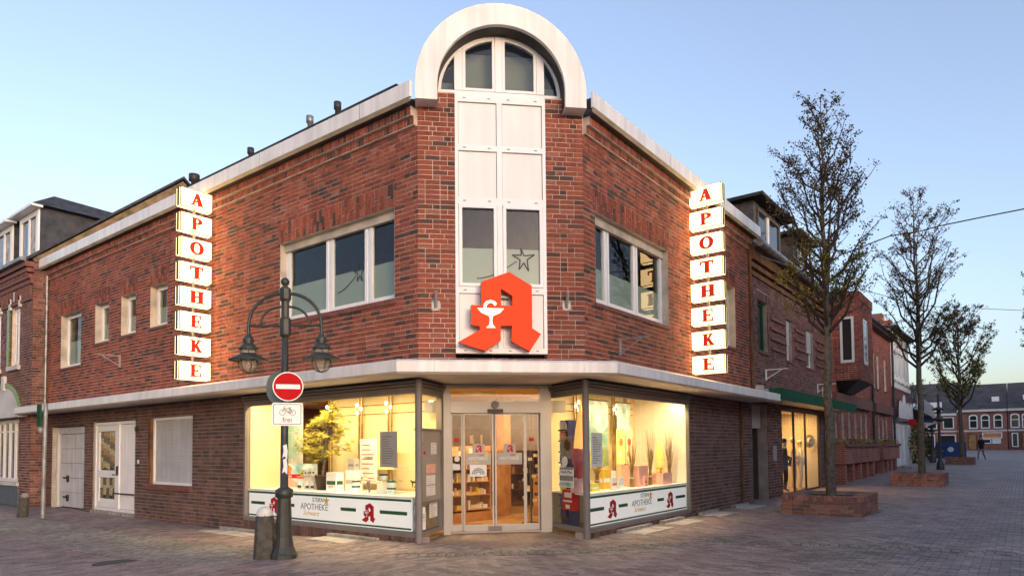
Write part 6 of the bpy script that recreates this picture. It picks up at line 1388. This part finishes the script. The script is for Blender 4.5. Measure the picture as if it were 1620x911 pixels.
# ---- houses across both streets: outside the frame, seen in the window panes
def opposite_house(fr, s0, s1, eave, ridge, wm_, label, dep=9):
    t = thing('opposite_house', label, 'house', fr.p((s0+s1)/2, 0, 0), 'houses across the street')
    MB().fbox(fr, s0, s1, -dep, 0, -.1, eave).build('wall', wm_, t)
    P = fr.p; q = MB(); q.add([P(s0,.3,eave),P(s1,.3,eave),P(s1,-dep/2,ridge),P(s0,-dep/2,ridge),P(s1,-dep-.3,eave),P(s0,-dep-.3,eave)], [(0,1,2,3),(3,2,4,5),(0,3,5),(1,4,2),(0,5,4,1)]); q.build('roof', 'roof_tiles', t)
    n_ = max(1, int((s1-s0)/2.4)); w_ = (s1-s0)/n_
    for k in range(n_):
        c0 = s0+w_*(k+.5)
        for z0, z1, hw_ in ((3.7,5.4,.55),(.6,2.6,.8)):
            q = MB(); frame_ring(q, fr, c0-hw_, c0+hw_, z0, z1, 0, .06, .09); wn = q.build('window', 'white_pvc', t); MB().fbox(fr, c0-hw_+.09, c0+hw_-.09, 0, .02, z0+.09, z1-.09).build('pane', 'glass_dark', wn)
FO1 = Fr(64, -8.0, -1, 0); FO3 = Fr(94, -8.0, -1, 0); FO2 = Fr(-4.6, 9, 0, 1)
for i, (a, b, e, r_, m) in enumerate(((0,12,6.4,9.6,'brick_far'),(12.1,22,7.0,10.2,'render_pale'),(22.1,33,6.2,9.4,'brick_far_dark'),(33.1,43,6.8,10,'brick_far'),(43.1,52,6.2,9.2,'render_pale'),(52.1,62,6.6,9.8,'brick_far_dark'))):
    opposite_house(FO1, a, b, e, r_, m, 'house across the shopping street reflected in the right windows, %s from the camera' % ('sixth fifth fourth third second first'.split()[i]))
for i, (a, b, e, r_, m) in enumerate(((0,14.5,6.6,9.8,'brick_far_dark'),(14.6,29.9,6.6,9.8,'brick_far'))): opposite_house(FO3, a, b, e, r_, m, 'house across the shopping street reflected in the clothes shop window, %s from the camera' % ('farther','nearer')[i])
for i, (a, b, e, r_, m) in enumerate(((0,9,5.4,8.8,'render_pale'),(9.1,20,6.4,9.6,'brick_far'),(20.1,31,6.2,9.4,'brick_far_dark'))):
    opposite_house(FO2, a, b, e, r_, m, 'house across the side street reflected in the left windows, %s from the camera' % ('first second third'.split()[i]))

# ------------------------------------------------------------------ trees
def street_tree(x, y, H, trunk_h, rad, seed, label, leaves, leafsize, trunk_r=.11, green=.5, nprim=46, lean=0., group='street trees'):
    z = hgt(x, y)+.3; t = thing('street_tree', label, 'tree', (x, y, z), group); rg = random.Random(seed)
    tr = MB(); br = MB(); lf = MB()
    top = Vector((x+lean, y, z+H)); b0 = Vector((x, y, z))
    axis = []
    for k in range(13):
        f = k/12; p = b0.lerp(top, f)+Vector((rg.uniform(-1,1),rg.uniform(-1,1),0))*.05*math.sin(f*3.1); axis.append(p)
    tr.tube([b0-Vector((0,0,.2))]+axis, [trunk_r*1.35]+[max(.008, trunk_r*(1-k/12)**.8) for k in range(13)], 9); tr.build('trunk', 'bark', t)
    def at(f): f = f*12; i = min(11, int(f)); return axis[i].lerp(axis[i+1], f-i)
    f0 = trunk_h/H
    def leaf(p, c):
        d = Vector((rg.gauss(0,1),rg.gauss(0,1),rg.gauss(0,.8))).normalized()*leafsize*rg.uniform(.6,1.2); e = d.cross(Vector((rg.gauss(0,1),rg.gauss(0,1),rg.gauss(0,1)))).normalized()*leafsize*.45
        lf.add([p, p+d*.5+e, p+d, p+d*.5-e], [(0,1,2,3)], c)
    twigs = []
    for i in range(nprim):
        f = f0+(1-f0)*(i/nprim)**1.3*.97; o = at(f); g_ = (f-f0)/(1-f0)
        prof = rad*max(.10, (1-g_)**.75*min(1, .62+g_*1.6))*rg.uniform(.72,1.08)
        a = i*2.4+rg.uniform(-.5,.5); rise = min(prof*rg.uniform(1.1,2.2)*(1 if g_ > .15 else .85)+.1, (1-f)*H*.9+.05)
        e = o+Vector((math.cos(a)*prof+rg.uniform(-.15,.15), math.sin(a)*prof+rg.uniform(-.15,.15), rise))
        m1 = o.lerp(e,.35)+Vector((math.cos(a),math.sin(a),0))*prof*.14-Vector((0,0,rise*.06)); m2 = o.lerp(e,.7)+Vector((rg.uniform(-.08,.08),rg.uniform(-.08,.08),0))
        r0 = trunk_r*.42*(1-g_*.75); pts = [o, m1, m2, e]; br.tube(pts, [r0, r0*.7, r0*.45, .006], 5, caps=False)
        for j in range(8 if prof > .6 else 3):
            u = rg.uniform(.25,1); k = min(2, int(u*3)); q = pts[k].lerp(pts[k+1], u*3-k); a2 = a+rg.uniform(-1.5,1.5); l2 = prof*rg.uniform(.2,.5)+.12
            e2 = q+Vector((math.cos(a2)*l2, math.sin(a2)*l2, l2*rg.uniform(.5,1.6))); br.tube([q, q.lerp(e2,.5)+Vector((0,0,-.02)), e2], [.011,.008,.003], 4, caps=False); twigs.append((q, e2, f))
            for j2 in range(2):
                q3 = q.lerp(e2, rg.uniform(.3,.9)); a3 = rg.uniform(0,6.28); l3 = rg.uniform(.12,.3); e3 = q3+Vector((math.cos(a3)*l3, math.sin(a3)*l3, l3*rg.uniform(.2,1.2))); br.tube([q3, e3], [.006,.003], 3, caps=False); twigs.append((q3, e3, f))
    for k in range(leaves//4):
        q, e, f = rg.choice(twigs); u = rg.uniform(.25,1.05); p = q.lerp(e, u); c = min(1, max(0, rg.gauss(.28, .15)+green*max(0, .38-(f-f0)/(1-f0))*1.8))
        for j in range(4): leaf(p+Vector((rg.gauss(0,.045),rg.gauss(0,.045),rg.gauss(0,.045))), c)
    tag(br.build('branches', 'twig', t), kind='stuff'); lf.build('crown', 'leaf', t, attr=True)
    return t
street_tree(17.2, 3.68, 9.6, 3.8, 1.28, 3, 'tall slim tree with sparse young leaves in the nearest planter', 9500, .054, .12, .8)
street_tree(29.5, 3.12, 10.8, 4.0, 1.65, 9, 'slim bare tree with sparse leaves in the middle planter', 7000, .065, .13, .15)
street_tree(50.2, 3.16, 9.3, 3.0, 2.3, 14, 'broader greenish tree in the farthest planter', 10000, .095, .16, 1.0, nprim=44)
street_tree(46, -1.55, 10.5, 3.6, 1.9, 23, 'tree whose twigs reach into the right edge of the picture', 6000, .10, .14, .1)
street_tree(62, 7.4, 5.5, 1.5, 1.6, 31, 'small bare tree beside the far square', 1200, .1, .08, .3, nprim=22)
